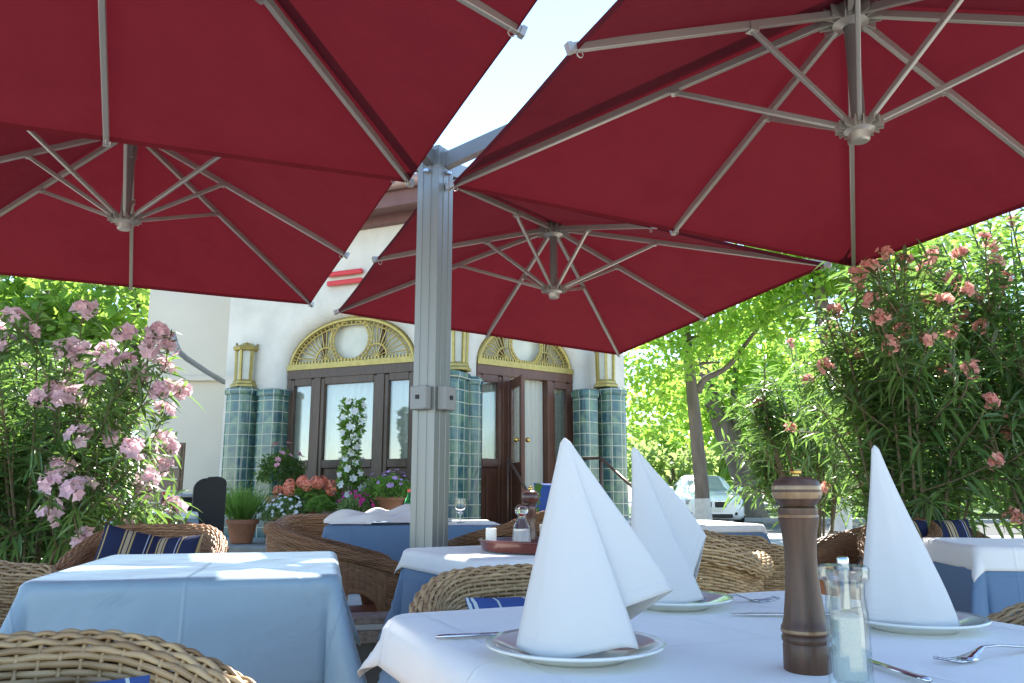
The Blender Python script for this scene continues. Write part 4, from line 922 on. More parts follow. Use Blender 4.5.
# ------------------------------------------------------------------ tableware
ZT = 0.7475
def plate(p, r, label):
    t = tag(MB().lathe([(0.001, 0.0), (r * 0.58, 0.0), (r * 0.62, 0.003), (r * 0.93, 0.013), (r, 0.0155), (r * 0.995, 0.018), (r * 0.9, 0.0165), (r * 0.62, 0.007), (r * 0.55, 0.0055), (0.001, 0.005)], 64).build('plate', M['china'], smooth=True), label, 'plate', 'plates under the napkins')
    t.location = (p[0], p[1], ZT); return t
P1, P2, P3 = gz(575, 657, ZT)[:2], gz(673, 607, ZT)[:2], gz(914, 629, ZT)[:2]
plate(P1, 0.104, 'cream plate under the leftmost napkin'); plate(P2, 0.098, 'cream plate under the middle napkin'); plate(P3, 0.095, 'cream plate under the rightmost napkin')
def napkin(origin, z0, rim, apex, label, ridge=0.01, nu=90, nv=40, seed=0, topw=0.0032):
    """stiff napkin cone: rim = list of (x, y, z) round the foot, apex = tip"""
    rim = np.array(rim, float); al = np.concatenate([[0], np.cumsum(np.linalg.norm(np.diff(rim, axis=0), axis=1))]); al /= al[-1]
    u = np.linspace(0, 1, nu)
    # smooth interpolation (Catmull-Rom-like by dense linear + smoothing)
    Rm = np.stack([np.interp(u, al, rim[:, k]) for k in range(3)], 1)
    for _ in range(2): Rm[1:-1] = 0.25 * Rm[:-2] + 0.5 * Rm[1:-1] + 0.25 * Rm[2:]
    v = np.linspace(0, 1, nv); ap = np.array(apex, float)
    P = np.empty((nu, nv, 3))
    r2 = np.random.default_rng(seed)
    k1, k2 = r2.uniform(0, 6.28, 2)
    for j, t in enumerate(v):
        base = Rm * (1 - t) + ap * t
        c = base.mean(0); d = base - c; d[:, 2] = 0
        belly = 1 + 0.10 * math.sin(math.pi * t) * (1 - t)
        q = c + (base - c) * belly + d / (np.linalg.norm(d, axis=1)[:, None] + 1e-6) * topw * t ** 3
        q = q + d / (np.linalg.norm(d, axis=1)[:, None] + 1e-6) * (0.0036 * math.sin(5 * t + k1) * np.sin(13 * u + k2))[:, None] * (1 - t)
        P[:, j] = q
    mb = MB(); mb.grid(P, np.stack(np.broadcast_arrays(u[:, None], v[None]), -1))
    o = mb.build('napkin', M['linen'], smooth=True); o.location = (origin[0], origin[1], z0)
    s_ = o.modifiers.new('thick', 'SOLIDIFY'); s_.thickness = 0.002; s_.offset = 0
    return tag(o, label, 'napkin', 'white napkins folded into cones')
NZ = ZT + 0.006
napkin(P1, NZ, [(0.020, -0.050, 0.030), (0.05, -0.035, 0.052), (0.118, -0.005, 0.070), (0.05, 0.055, 0.012), (0.0, 0.062, 0.004), (-0.045, 0.045, 0.004), (-0.068, 0.008, 0.006), (-0.066, -0.022, 0.008), (-0.045, -0.048, 0.003), (-0.02, -0.058, 0.002), (0.02, -0.060, 0.010), (0.05, -0.058, 0.016), (0.066, -0.052, 0.012)], (-0.009, 0.0, 0.245), 'leftmost white napkin cone, standing on a plate with its flap spread right', seed=1)
napkin(P2, NZ, [(0.02, -0.04, 0.03), (0.03, -0.02, 0.05), (0.062, -0.012, 0.112), (0.045, 0.05, 0.02), (0.0, 0.055, 0.004), (-0.05, 0.04, 0.004), (-0.066, 0.0, 0.006), (-0.06, -0.03, 0.004), (-0.03, -0.048, 0.002), (0.01, -0.05, 0.006), (0.04, -0.042, 0.012)], (-0.058, 0.0, 0.256), 'middle white napkin cone, partly behind the leftmost one', seed=2)
napkin(P3, NZ, [(0.040, -0.03, 0.010), (0.048, 0.0, 0.04), (0.042, 0.04, 0.006), (0.0, 0.052, 0.004), (-0.045, 0.035, 0.004), (-0.072, 0.0, 0.006), (-0.07, -0.022, 0.006), (-0.03, -0.045, 0.006), (0.01, -0.05, 0.0), (0.038, -0.042, 0.0), (0.048, -0.025, 0.004)], (-0.034, 0.0, 0.247), 'rightmost white napkin cone, behind the glass salt shaker', seed=3)
# pepper mill in front
pm = gz(808, 671, ZT); t = thing('pepper_mill', 'tall dark wooden pepper mill with light bands and brass knob', 'pepper mill', (pm[0], pm[1], ZT))
SC_ = 0.82
def L_(name, prof, m_, par=t, n=48): return MB().lathe([(r * SC_, z * SC_) for r, z in prof], n).build(name, m_, par, smooth=True, angle=40)
L_('body', [(0.001, 0), (0.0285, 0), (0.030, 0.002), (0.0295, 0.033), (0.0285, 0.0355), (0.0305, 0.038), (0.0305, 0.043), (0.0285, 0.0455), (0.0305, 0.048), (0.0305, 0.055), (0.0285, 0.058), (0.0262, 0.068), (0.0225, 0.10), (0.0205, 0.13), (0.0205, 0.15), (0.0225, 0.173), (0.0255, 0.190), (0.0262, 0.1935), (0.0245, 0.196), (0.0255, 0.199), (0.0255, 0.207), (0.022, 0.209), (0.001, 0.209)], M['mill'])
L_('band', [(0.0307, 0.0485), (0.0312, 0.0505), (0.0307, 0.0525)], M['mill_l']); L_('band', [(0.0257, 0.1945), (0.0266, 0.1965), (0.0257, 0.1985)], M['mill_l'])
hd = L_('head', [(0.001, 0.210), (0.0225, 0.210), (0.0235, 0.212), (0.0285, 0.2175), (0.0310, 0.223), (0.0318, 0.231), (0.0312, 0.238), (0.028, 0.2435), (0.018, 0.2480), (0.006, 0.2495), (0.001, 0.2495)], M['mill'])
L_('band', [(0.0302, 0.2195), (0.0318, 0.224), (0.0322, 0.228)], M['mill_l'], hd); L_('band', [(0.0322, 0.2315), (0.0321, 0.2345), (0.0318, 0.2365)], M['mill_l'], hd)
L_('knob', [(0.005, 0.2485), (0.0045, 0.2515), (0.0075, 0.253), (0.0080, 0.256), (0.006, 0.2585), (0.001, 0.259)], M['brass'], hd, 20)
# glass salt shaker
ps = gz(852, 690, ZT); t = thing('salt_shaker', 'clear faceted glass salt shaker with steel peg beside the pepper mill', 'salt shaker', (ps[0], ps[1], ZT))
nf = 16
MB().lathe([(0.001, 0), (0.019, 0), (0.0205, 0.004), (0.0200, 0.070), (0.0180, 0.088), (0.0190, 0.100), (0.0235, 0.103), (0.0240, 0.113), (0.022, 0.116), (0.006, 0.116), (0.006, 0.112), (0.0185, 0.110), (0.0150, 0.099), (0.0138, 0.088), (0.0160, 0.070), (0.0160, 0.010), (0.001, 0.008)], nf).build('glass_body', M['clearg'], t, smooth=True, angle=20)
MB().lathe([(0.001, 0.0105), (0.0152, 0.0105), (0.0152, 0.068), (0.006, 0.071), (0.001, 0.070)], 24).build('salt', M['salt'], t, smooth=True, angle=40)
MB().lathe([(0.0045, 0.075), (0.0045, 0.112), (0.0055, 0.114), (0.0058, 0.1225), (0.005, 0.124), (0.001, 0.124)], 20).build('peg', M['steel'], t, smooth=True, angle=40)
# cutlery
def cut_strip(stations, th=0.0018):
    """stations: (y, halfwidth, z)"""
    V = []; Fc = []
    for y, hw, z in stations: V += [(-hw, y, z), (0, y, z + th * 0.6), (hw, y, z), (0, y, z - th)]
    for i in range(len(stations) - 1):
        for a in range(4): Fc.append((i * 4 + a, i * 4 + (a + 1) % 4, (i + 1) * 4 + (a + 1) % 4, (i + 1) * 4 + a))
    Fc += [(3, 2, 1, 0), tuple((len(stations) - 1) * 4 + k for k in range(4))]
    return V, Fc
def fork(p, rz, label):
    t = thing('fork', label, 'fork', (p[0], p[1], ZT + 0.002), rz, 'forks on the nearest table')
    mb = MB(); mb.add(*cut_strip([(-0.105, 0.004, 0.002), (-0.10, 0.0085, 0.002), (-0.06, 0.0065, 0.004), (0.0, 0.003, 0.011), (0.03, 0.003, 0.012), (0.045, 0.006, 0.007), (0.055, 0.0115, 0.003), (0.066, 0.0125, 0.0015)])); mb.build('handle', M['steel'], t, smooth=True)
    for k in range(4):
        mb = MB(); x = (k - 1.5) * 0.0062; V, Fc = cut_strip([(0.065, 0.0022, 0.0015), (0.085, 0.0018, 0.002), (0.105, 0.0008, 0.006)])
        mb.add([(a + x, b, c) for a, b, c in V], Fc); mb.build('tine', M['steel'], t, smooth=True)
def knife(p, rz, label):
    t = thing('knife', label, 'knife', (p[0], p[1], ZT + 0.002), rz, 'knives on the nearest table')
    mb = MB(); mb.add(*cut_strip([(-0.10, 0.004, 0.002), (-0.09, 0.0085, 0.003), (-0.05, 0.008, 0.003), (-0.005, 0.006, 0.003)], 0.003)); mb.build('handle', M['steel'], t, smooth=True)
    mb = MB(); mb.add(*cut_strip([(-0.005, 0.006, 0.003), (0.02, 0.009, 0.003), (0.07, 0.0095, 0.0025), (0.095, 0.006, 0.002), (0.105, 0.001, 0.002)], 0.0009)); mb.build('blade', M['steel'], t, smooth=True)
q = gz(722, 604, ZT); fork(q, R(-76), 'steel fork lying on the far side of the nearest table, by the middle plate')
q = gz(800, 617, ZT); knife(q, R(86), 'steel knife lying behind the pepper mill')
q = gz(1000, 657, ZT); fork(q, R(118), 'steel fork at the right, beside the rightmost plate')
q = gz(512, 637, ZT); knife(q, R(-78), 'steel knife half hidden behind the leftmost plate')
q = gz(866, 664, ZT); knife(q, R(12), 'steel knife standing just right of the glass salt shaker')
# tray with mill, carafe, candle
tp = gz(541, 551, ZT); t = thing('serving_tray', 'round red-brown lacquer tray on the middle table', 'tray', (tp[0], tp[1], ZT))
MB().lathe([(0.001, 0), (0.175, 0), (0.19, 0.006), (0.197, 0.034), (0.193, 0.036), (0.185, 0.010), (0.17, 0.006), (0.001, 0.006)], 48).build('dish', M['tray'], t, smooth=True, angle=50)
MB().lathe([(0.19, 0.030), (0.201, 0.033), (0.201, 0.038), (0.19, 0.039)], 48).build('rim', M['tray'], t, smooth=True)
zt = ZT + 0.007
def near(px, d, z): p_ = at(px, 540, d); return (p_[0], p_[1], z)
q = near(530.5, 2.70, zt); t = thing('pepper_mill', 'small carved red-brown pepper mill standing on the tray', 'pepper mill', q)
MB().lathe([(0.001, 0), (0.022, 0), (0.023, 0.012), (0.019, 0.016), (0.023, 0.022), (0.019, 0.030), (0.022, 0.038), (0.017, 0.048), (0.019, 0.056), (0.014, 0.075), (0.017, 0.09), (0.014, 0.105), (0.022, 0.118), (0.019, 0.128), (0.022, 0.14), (0.001, 0.14)], 32).build('body', M['mill2'], t, smooth=True)
hd = MB().lathe([(0.001, 0.140), (0.020, 0.142), (0.027, 0.150), (0.031, 0.163), (0.028, 0.175), (0.016, 0.184), (0.001, 0.186)], 32).build('head', M['mill2'], t, smooth=True)
MB().lathe([(0.005, 0.184), (0.008, 0.190), (0.006, 0.197), (0.001, 0.198)], 16).build('knob', M['brass'], hd, smooth=True)
q = near(521.5, 2.66, zt); t = thing('carafe', 'small clear glass carafe with frosted lower half on the tray', 'carafe', q)
MB().lathe([(0.001, 0), (0.032, 0), (0.033, 0.004), (0.025, 0.075), (0.012, 0.095), (0.012, 0.105), (0.020, 0.112), (0.021, 0.125), (0.014, 0.138), (0.001, 0.14)], 32).build('bottle', M['glass'], t, smooth=True)
MB().lathe([(0.001, 0.004), (0.029, 0.004), (0.0245, 0.058), (0.001, 0.058)], 24).build('contents', M['salt'], t, smooth=True, angle=40)
q = near(491, 2.60, ZT + 0.007); t = thing('candle', 'short white pillar candle at the left rim of the tray', 'candle', (q[0], q[1], zt))
MB().lathe([(0.001, 0), (0.017, 0), (0.017, 0.066), (0.015, 0.068), (0.012, 0.064), (0.001, 0.063)], 24).build('wax', M['candle'], t, smooth=True, angle=40)
MB().tube([(0, 0, 0.062), (0.001, 0, 0.071)], 0.001, 5).build('wick', M['black'], t)
q = near(545.5, 2.72, zt); t = thing('tumbler', 'small frosted white tumbler behind the carved mill on the tray', 'glass', q)
MB().lathe([(0.001, 0), (0.018, 0), (0.021, 0.075), (0.0195, 0.075), (0.0165, 0.004), (0.001, 0.004)], 24).build('cup', M['candle'], t, smooth=True, angle=40)
# wine glass and bottle on the table behind the mast
q = near(460, 4.95, 0.750); t = thing('wine_glass', 'empty stemmed wine glass on the white runner right of the mast', 'wine glass', q)
MB().lathe([(0.001, 0), (0.032, 0.0), (0.032, 0.002), (0.006, 0.006), (0.0045, 0.02), (0.005, 0.048), (0.012, 0.056), (0.028, 0.078), (0.033, 0.10), (0.030, 0.145), (0.0285, 0.145), (0.0315, 0.10), (0.0265, 0.08), (0.008, 0.060), (0.001, 0.058)], 32).build('bowl', M['glass'], t, smooth=True, angle=50)
q = near(408.5, 5.25, 0.747); t = thing('green_bottle', 'green glass bottle behind the crumpled linen, left of the mast', 'bottle', q)
MB().lathe([(0.001, 0), (0.033, 0), (0.034, 0.01), (0.034, 0.11), (0.028, 0.135), (0.013, 0.165), (0.013, 0.20), (0.001, 0.20)], 28).build('body', M['gglass'], t, smooth=True, angle=40)
MB().lathe([(0.0145, 0.185), (0.0145, 0.205), (0.001, 0.206)], 16).build('cap', M['redsign'], t, smooth=True, angle=40)
q = near(160, 7.6, 0.750); t = thing('red_bottle', 'small dark red bottle on the far table at left', 'bottle', q)
MB().lathe([(0.001, 0), (0.028, 0), (0.03, 0.01), (0.03, 0.10), (0.012, 0.14), (0.012, 0.18), (0.001, 0.18)], 20).build('body', M['tray'], t, smooth=True, angle=40)
MB().lathe([(0.0135, 0.16), (0.0135, 0.185), (0.001, 0.186)], 12).build('cap', M['redsign'], t, smooth=True)
napkin(near(173, 7.55, 0)[:2], 0.752, [(0.05, -0.03, 0), (0.05, 0.04, 0), (0, 0.05, 0), (-0.06, 0.03, 0), (-0.06, -0.03, 0), (0, -0.05, 0), (0.05, -0.03, 0)], (0, 0, 0.16), 'small white napkin cone on the far table at left', nu=30, nv=12)
# black panel and metal trolley by the left pillar
q = at(206, 545, 7.9); t = thing('black_high_chair', 'tall black chair back with rounded top, left of the tiled pillar', 'chair', (q[0], q[1], 0), R(25))
mb = MB(); pr = [(-0.15, 0.40), (0.15, 0.40), (0.15, 1.02)] + [(0.15 - 0.10 + 0.10 * math.cos(a), 1.02 + 0.06 * math.sin(a)) for a in np.linspace(0, 1.57, 8)] + [(-0.02, 1.075)] + [(-0.15 + 0.12 - 0.12 * math.sin(a), 0.95 + 0.115 * math.cos(a)) for a in np.linspace(0, 1.57, 8)]
n = len(pr); V = [(x, -0.03, z) for x, z in pr] + [(x, 0.03, z) for x, z in pr]
mb.add(V, [tuple(range(n)), tuple(range(2 * n - 1, n - 1, -1))] + [(i, n + i, n + (i + 1) % n, (i + 1) % n) for i in range(n)]); mb.build('backrest', M['blackf'], t, bevel=0.012)
mb = MB(); mb.box((0, -0.2, 0.43), (0.30, 0.36, 0.06)); mb.build('seat', M['blackf'], t, bevel=0.02)
for sx in (-1, 1):
    for sy in (-0.35, 0.0): mb = MB(); mb.tube([(sx * 0.13, sy, 0), (sx * 0.13, sy, 0.41)], 0.016, 8); mb.build('leg', M['black'], t, smooth=True)
q = at(186, 545, 8.5); t = thing('service_trolley', 'grey metal service trolley beside the black chair', 'trolley', (q[0], q[1], 0), R(15))
for z in (0.35, 0.62, 0.90): mb = MB(); mb.box((0, 0, z), (0.36, 0.34, 0.03)); mb.build('shelf', M['greyp'], t, bevel=0.008)
for sx in (-1, 1):
    for sy in (-1, 1): mb = MB(); mb.tube([(sx * 0.17, sy * 0.16, 0.02), (sx * 0.17, sy * 0.16, 0.92)], 0.013, 8); mb.build('post', M['steel'], t, smooth=True)
mb = MB(); mb.box((-0.05, 0.0, 0.78), (0.22, 0.26, 0.20)); mb.build('drawer', M['blackf'], t, bevel=0.01)
q = at(160, 460, 11.0); t = thing('wooden_gate', 'low weathered wooden gate beside the white side wall', 'gate', (q[0], q[1], 0), R(-10))
for k in range(9): mb = MB(); mb.box((0, 0, 0.25 + k * 0.155), (0.62, 0.03, 0.135)); mb.build('board', M['gate'], t, bevel=0.005)
for x in (-0.30, 0.30): mb = MB(); mb.box((x, 0.035, 0.80), (0.07, 0.04, 1.58)); mb.build('post', M['gate'], t, bevel=0.005)

# ------------------------------------------------------------------ potted plants at the building
def pot_profile(r, h): return [(0.001, 0), (r * 0.68, 0), (r * 0.92, h * 0.78), (r * 0.94, h * 0.80), (r * 1.04, h * 0.81), (r * 1.04, h * 0.985), (r * 1.0, h), (r * 0.90, h), (r * 0.86, h * 0.86), (0.001, h * 0.86)]
def add_pot(t, r, h, m=None, soil=True):
    p_ = MB().lathe(pot_profile(r, h), 32).build('pot', m or M['terra'], t, smooth=True, angle=35)
    MB().lathe([(0.001, h * 0.87), (r * 0.86, h * 0.87)], 20).build('soil', M['soil'], p_)
def bushy(n, c, rad, size, flat=1.0, hemi=True, shell=0.5, wid=0.5):
    d = rand_unit(n); 
    if hemi: d[:, 2] = np.abs(d[:, 2]) * 1.0 - 0.25
    rr = rng.uniform(shell, 1, n) ** 0.6
    lump = 1 + 0.18 * np.sin(d[:, 0] * 5 + d[:, 2] * 4) * np.cos(d[:, 1] * 6)
    pos = np.array(c) + d * (rr * lump)[:, None] * np.array(rad)
    return kite_arrays(pos, unit(d * 0.7 + rand_unit(n)), unit(rand_unit(n) + [0, 0, 1]), size * rng.uniform(0.6, 1.3, n), size * wid * rng.uniform(0.7, 1.2, n)), pos, d
def potted(name, label, loc, pr, ph, leaf, n, rad, size, flower=None, nf_=0, fsize=0.05, zoff=0, fl_top=True, kind='bush', pm_=None, cat='potted plant', wid=0.5, fshell=0.95):
    t = thing(name, label, cat, loc, rng.uniform(0, 6), 'potted flowers by the entrance'); add_pot(t, pr, ph, pm_)
    mb = MB(); c = (0, 0, ph + zoff)
    if kind == 'bush':
        (V, fc), pos, d = bushy(n, c, rad, size, wid=wid); add_arrays(mb, V, fc)
        st = MB()
        for k in range(9):
            a = rng.uniform(0, 6.28); st.tube([(0, 0, ph * 0.85), (rad[0] * 0.3 * math.cos(a), rad[1] * 0.3 * math.sin(a), c[2] + rad[2] * 0.1), (rad[0] * 0.6 * math.cos(a), rad[1] * 0.6 * math.sin(a), c[2] + rad[2] * rng.uniform(0.2, 0.7))], [0.006, 0.005, 0.003], 5)
        st.build('stem', M['gstem'], t)
    elif kind == 'grass':
        a = rng.uniform(0, 6.28, n); sp = rng.uniform(0, 1, n) ** 0.7; pos = np.stack([np.cos(a) * sp * pr * 0.7, np.sin(a) * sp * pr * 0.7, np.full(n, ph * 0.9)], 1)
        dr = np.stack([np.cos(a) * sp * rad[0], np.sin(a) * sp * rad[1], rng.uniform(0.55, 1.0, n) * rad[2]], 1)
        ln = np.linalg.norm(dr, axis=1); V, fc = leaf_arrays(pos, dr, ln, size * wid, droop=0.12); add_arrays(mb, V, fc)
        k = n // 2; f_ = rng.uniform(0.3, 1, (n, 1)); V, fc = kite_arrays(pos + dr * f_, unit(dr + rand_unit(n) * ln[:, None] * 0.7), rand_unit(n), size * 1.4, size * 0.3); add_arrays(mb, V, fc)
    mb.build('foliage', leaf, t)
    if flower:
        fm = MB(); d = rand_unit(nf_); d[:, 2] = np.abs(d[:, 2]) if fl_top else d[:, 2]
        p_ = np.array(c) + d * np.array(rad) * rng.uniform(fshell, 1.12, (nf_, 1)); blossoms(fm, p_, unit(d + rand_unit(nf_) * 0.4 + np.array([0, -0.2, 0.2])), fsize * rng.uniform(0.7, 1.2, nf_), 6)
        fm.build('blossom', flower, t)
    return t
potted('potted_herb', 'feathery green herb in a terracotta pot in front of the left pillar', at(241, 543, 8.9), 0.165, 0.25, M['leafl'], 420, (0.24, 0.24, 0.46), 0.035, kind='grass', wid=0.25)
potted('potted_daisies', 'white daisies in a terracotta pot on the stone ledge', at(282, 543, 8.85), 0.14, 0.24, M['leafg'], 1500, (0.27, 0.24, 0.22), 0.04, M['whitep'], 90, 0.045, 0.05)
potted('potted_rose', 'dark green rose bush with a few pink roses by the left pillar', at(279, 522, 9.5), 0.16, 0.30, M['leafd'], 1300, (0.27, 0.25, 0.34), 0.06, M['rosepink'], 12, 0.09, 0.24, kind='bush', pm_=M['terra_p'])
def geranium():
    t = potted('potted_geranium', 'round heads of orange geranium above a terracotta pot', at(305, 535, 9.15), 0.17, 0.28, M['leafl'], 700, (0.30, 0.26, 0.20), 0.075, zoff=0.08, wid=0.9)
    c = np.array([0, 0, 0.44])
    for k in range(18):
        a = k * 2.4; r_ = 0.36 * math.sqrt((k + 0.5) / 18); p_ = c + np.array([r_ * math.cos(a), r_ * math.sin(a), 0.16 - 0.9 * r_ * r_ + rng.uniform(-0.03, 0.03)])
        mb = MB(); d = rand_unit(46); blossoms(mb, p_ + d * 0.055, d, 0.04, 5); mb.build('flower_head', M['orange'], t)
        mb = MB(); mb.tube([p_ * [0.5, 0.5, 1] - [0, 0, 0.18], p_], 0.004, 5); mb.build('flower_stem', M['gstem'], t)
geranium()
potted('potted_boxwood', 'small round clipped green ball in a pale pot', at(318, 543, 8.75), 0.14, 0.27, M['leafl'], 2200, (0.155, 0.155, 0.155), 0.028, zoff=0.10, pm_=M['terra_p'])
potted('potted_fuchsia', 'magenta and purple flowers in a low terracotta pot', at(357, 541, 8.7), 0.17, 0.30, M['leafg'], 1100, (0.23, 0.22, 0.15), 0.04, M['magenta'], 45, 0.055, 0.06)
def climber():
    loc = at(348, 540, 9.15); t = thing('white_climber', 'tall narrow plant with white trumpet flowers before the bay window', 'potted plant', loc, 0, 'potted flowers by the entrance'); add_pot(t, 0.15, 0.26)
    st = MB(); hh = 1.32
    for k in range(3): st.tube([(0.05 * math.cos(k * 2.1 + z * 6), 0.05 * math.sin(k * 2.1 + z * 6), 0.2 + z * hh) for z in np.linspace(0, 1, 16)], 0.006, 5)
    st.build('stem', M['gstem'], t)
    n = 760; z = rng.uniform(0.05, 1.0, n); a = rng.uniform(0, 6.28, n); w_ = 0.12 + 0.045 * np.sin(z * 9) - 0.05 * z
    pos = np.stack([np.cos(a) * w_ * rng.uniform(0.2, 1, n), np.sin(a) * w_ * rng.uniform(0.2, 1, n), 0.25 + z * hh], 1); mb = MB()
    add_arrays(mb, *kite_arrays(pos, unit(np.stack([np.cos(a), np.sin(a), rng.uniform(-.5, .5, n)], 1)), rand_unit(n), 0.085, 0.045)); mb.build('foliage', M['leafl'], t)
    n = 52; z = np.linspace(0.15, 1.0, n); a = np.arange(n) * 2.4; mb = MB(); w_ = 0.135 + 0.045 * np.sin(z * 9) - 0.045 * z
    pos = np.stack([np.cos(a) * w_, np.sin(a) * w_, 0.25 + z * hh], 1); blossoms(mb, pos, np.stack([np.cos(a), np.sin(a) - 0.4, 0 * a + 0.2], 1), 0.105, 6); mb.build('blossom', M['whitep'], t)
climber()
q = at(389, 513, 8.75); st_ = thing('plant_stand', 'low wooden stand under the lilac flower pot', 'stand', (q[0], q[1], ZP), 0.2)
mb = MB(); mb.box((0, 0, q[2] - ZP - 0.02), (0.34, 0.34, 0.036)); mb.build('top', M['brown'], st_, bevel=0.005)
for sx in (-1, 1):
    for sy in (-1, 1): mb = MB(); mb.box((sx * 0.13, sy * 0.13, (q[2] - ZP - 0.04) / 2), (0.035, 0.035, q[2] - ZP - 0.04)); mb.build('leg', M['brown'], st_)
potted('potted_petunia', 'bright green mound with lilac flowers in a terracotta pot beside the mast', q, 0.165, 0.17, M['leafl'], 2200, (0.29, 0.26, 0.22), 0.04, M['lilac'], 30, 0.06, 0.05)
q = at(279, 522, 9.5); st_ = thing('plant_stand', 'small stand lifting the rose bush pot', 'stand', (q[0], q[1], ZP), 0.2)
mb = MB(); mb.box((0, 0, q[2] - ZP - 0.02), (0.3, 0.3, 0.036)); mb.build('top', M['brown'], st_, bevel=0.005)
for sx in (-1, 1):
    for sy in (-1, 1): mb = MB(); mb.box((sx * 0.12, sy * 0.12, (q[2] - ZP - 0.04) / 2), (0.03, 0.03, q[2] - ZP - 0.04)); mb.build('leg', M['brown'], st_)

# ------------------------------------------------------------------ oleanders
def oleander(name, label, base, spread, height, nst, leaf_len, fl_mat, clusters, bl_size, pot=(0.26, 0.36), lean=(0, 0), low=0.3, top_pts=None, group='potted oleanders', dens=1.0, hmin=0.55):
    t = thing(name, label, 'oleander', (base[0], base[1], 0), 0, group); add_pot(t, *pot)
    st = MB(); lp = []; ld = []; tips = []
    for k in range(nst):
        a = rng.uniform(0, 6.28); r0 = pot[0] * 0.6 * math.sqrt(rng.uniform()); r1 = math.sqrt(rng.uniform(0.0, 1))
        b = np.array([r0 * math.cos(a), r0 * math.sin(a), pot[1] * 0.85])
        hz = height * rng.uniform(hmin, 1.0) * (1 - 0.18 * r1 * r1)
        e_ = np.array([lean[0] + r1 * spread[0] * math.cos(a), lean[1] + r1 * spread[1] * math.sin(a), hz])
        m_ = b * 0.55 + e_ * 0.45 + np.array([0, 0, 0.12 * height]) + rng.normal(0, 0.03, 3)
        tt = np.linspace(0, 1, 14)[:, None]; C = (1 - tt) ** 2 * b + 2 * tt * (1 - tt) * m_ + tt ** 2 * e_
        st.tube(C, np.linspace(0.011, 0.004, 14), 6)
        L_len = np.linalg.norm(np.diff(C, axis=0), axis=1).sum(); tips.append(C[-1])
        ths = [C]
        for s_ in range(3):                               # side shoots
            i = rng.integers(5, 12); dd_ = unit(np.array([math.cos(a), math.sin(a), 0.9]) + rng.normal(0, 0.7, 3)); ln = rng.uniform(0.2, 0.45)
            S = np.array([C[i] + dd_ * ln * x + np.array([0, 0, 0.05 * x * x]) for x in np.linspace(0, 1, 6)]); st.tube(S, np.linspace(0.005, 0.003, 6), 5); ths.append(S); tips.append(S[-1])
        for Cc in ths:
            ll = np.linalg.norm(np.diff(Cc, axis=0), axis=1).sum(); nw = max(3, int(ll / 0.042 * dens))
            u0 = low if Cc is C else 0.1
            for u in np.linspace(u0, 1.0, nw):
                if rng.uniform() < 0.12: continue
                x = u * (len(Cc) - 1); i = min(int(x), len(Cc) - 2); p_ = Cc[i] * (1 - x + i) + Cc[i + 1] * (x - i); tg = unit(Cc[i + 1] - Cc[i])
                ph = rng.uniform(0, 6.28); s1 = unit(np.cross(tg, [0.3, 0.2, 1])); s2 = np.cross(tg, s1)
                for w_ in range(3):
                    q_ = ph + w_ * 2.094; lp.append(p_); ld.append(tg * rng.uniform(0.2, 0.8) + (math.cos(q_) * s1 + math.sin(q_) * s2) * 0.9 + np.array([0, 0, -0.05]))
    pts = [np.array(q_) - np.array([base[0], base[1], 0]) for q_ in (top_pts or [])]
    tips = np.array(tips)
    for p_ in pts:                                        # a shoot carries every flowering tip
        k = np.argmin(np.linalg.norm(tips - p_ + [0, 0, 0.25], axis=1)); S = np.array([tips[k] * (1 - x) + p_ * x + np.array([0, 0, -0.06 * math.sin(math.pi * x)]) for x in np.linspace(0, 1, 7)])
        st.tube(S, np.linspace(0.005, 0.003, 7), 5)
        for u in np.linspace(0.1, 0.95, max(4, int(np.linalg.norm(p_ - tips[k]) / 0.04))):
            q_ = tips[k] * (1 - u) + p_ * u
            for w_ in range(3): lp.append(q_); ld.append(unit(p_ - tips[k]) * 0.6 + rand_unit(1)[0] * 0.9)
    st.build('stem', M['stem'], t)
    lp = np.array(lp); ld = np.array(ld); n = len(lp); mb = MB()
    V, fc = leaf_arrays(lp, ld, leaf_len * rng.uniform(0.6, 1.15, n), leaf_len * 0.115 * rng.uniform(0.8, 1.2, n), droop=0.30, fold=0.2)
    add_arrays(mb, V, fc); mb.build('foliage', M['leafo'], t)
    while len(pts) < clusters: pts.append(tips[rng.integers(len(tips))])
    for p_ in pts:
        k = rng.integers(9, 17); d = unit(rand_unit(k) + np.array([0, -0.35, 0.5])); mb = MB()
        fp_ = p_ + d * rng.uniform(0.3, 1.0, (k, 1)) * bl_size * 0.85
        blossoms(mb, fp_, unit(d + rand_unit(k) * 0.4), bl_size * rng.uniform(0.7, 1.15, k))
        mb.cur = 1
        for e_ in fp_: mb.tube([p_ - np.array([0, 0, 0.03]), e_], 0.0022, 4)       # flower stalks
        mb.cur = 0
        mb.build('flower_cluster', [fl_mat, M['gstem']], t)
    return t
LPT = [at(*q) for q in ((80, 355, 4.9), (95, 380, 4.9), (125, 335, 5.0), (150, 350, 5.0), (158, 332, 5.1), (60, 400, 4.8), (40, 400, 4.8), (80, 437, 4.8), (15, 322, 4.7), (8, 345, 4.7), (35, 335, 4.8), (85, 310, 5.1), (140, 380, 5.0), (165, 412, 5.1), (168, 345, 5.2), (110, 360, 4.9), (50, 485, 4.5), (72, 494, 4.5), (130, 365, 4.9), (75, 400, 4.9))]
oleander('pink_oleander', 'bushy oleander with pink blossoms behind the plain blue table', (-2.90, 5.1), (0.86, 0.5), 2.25, 60, 0.17, M['pink'], 90, 0.088, pot=(0.3, 0.38), top_pts=LPT, low=0.06, hmin=0.28)
oleander('pink_oleander', 'second pink oleander at the far left edge of the terrace', (-3.6, 5.5), (0.8, 0.5), 2.35, 40, 0.17, M['pink'], 22, 0.075, pot=(0.3, 0.38))
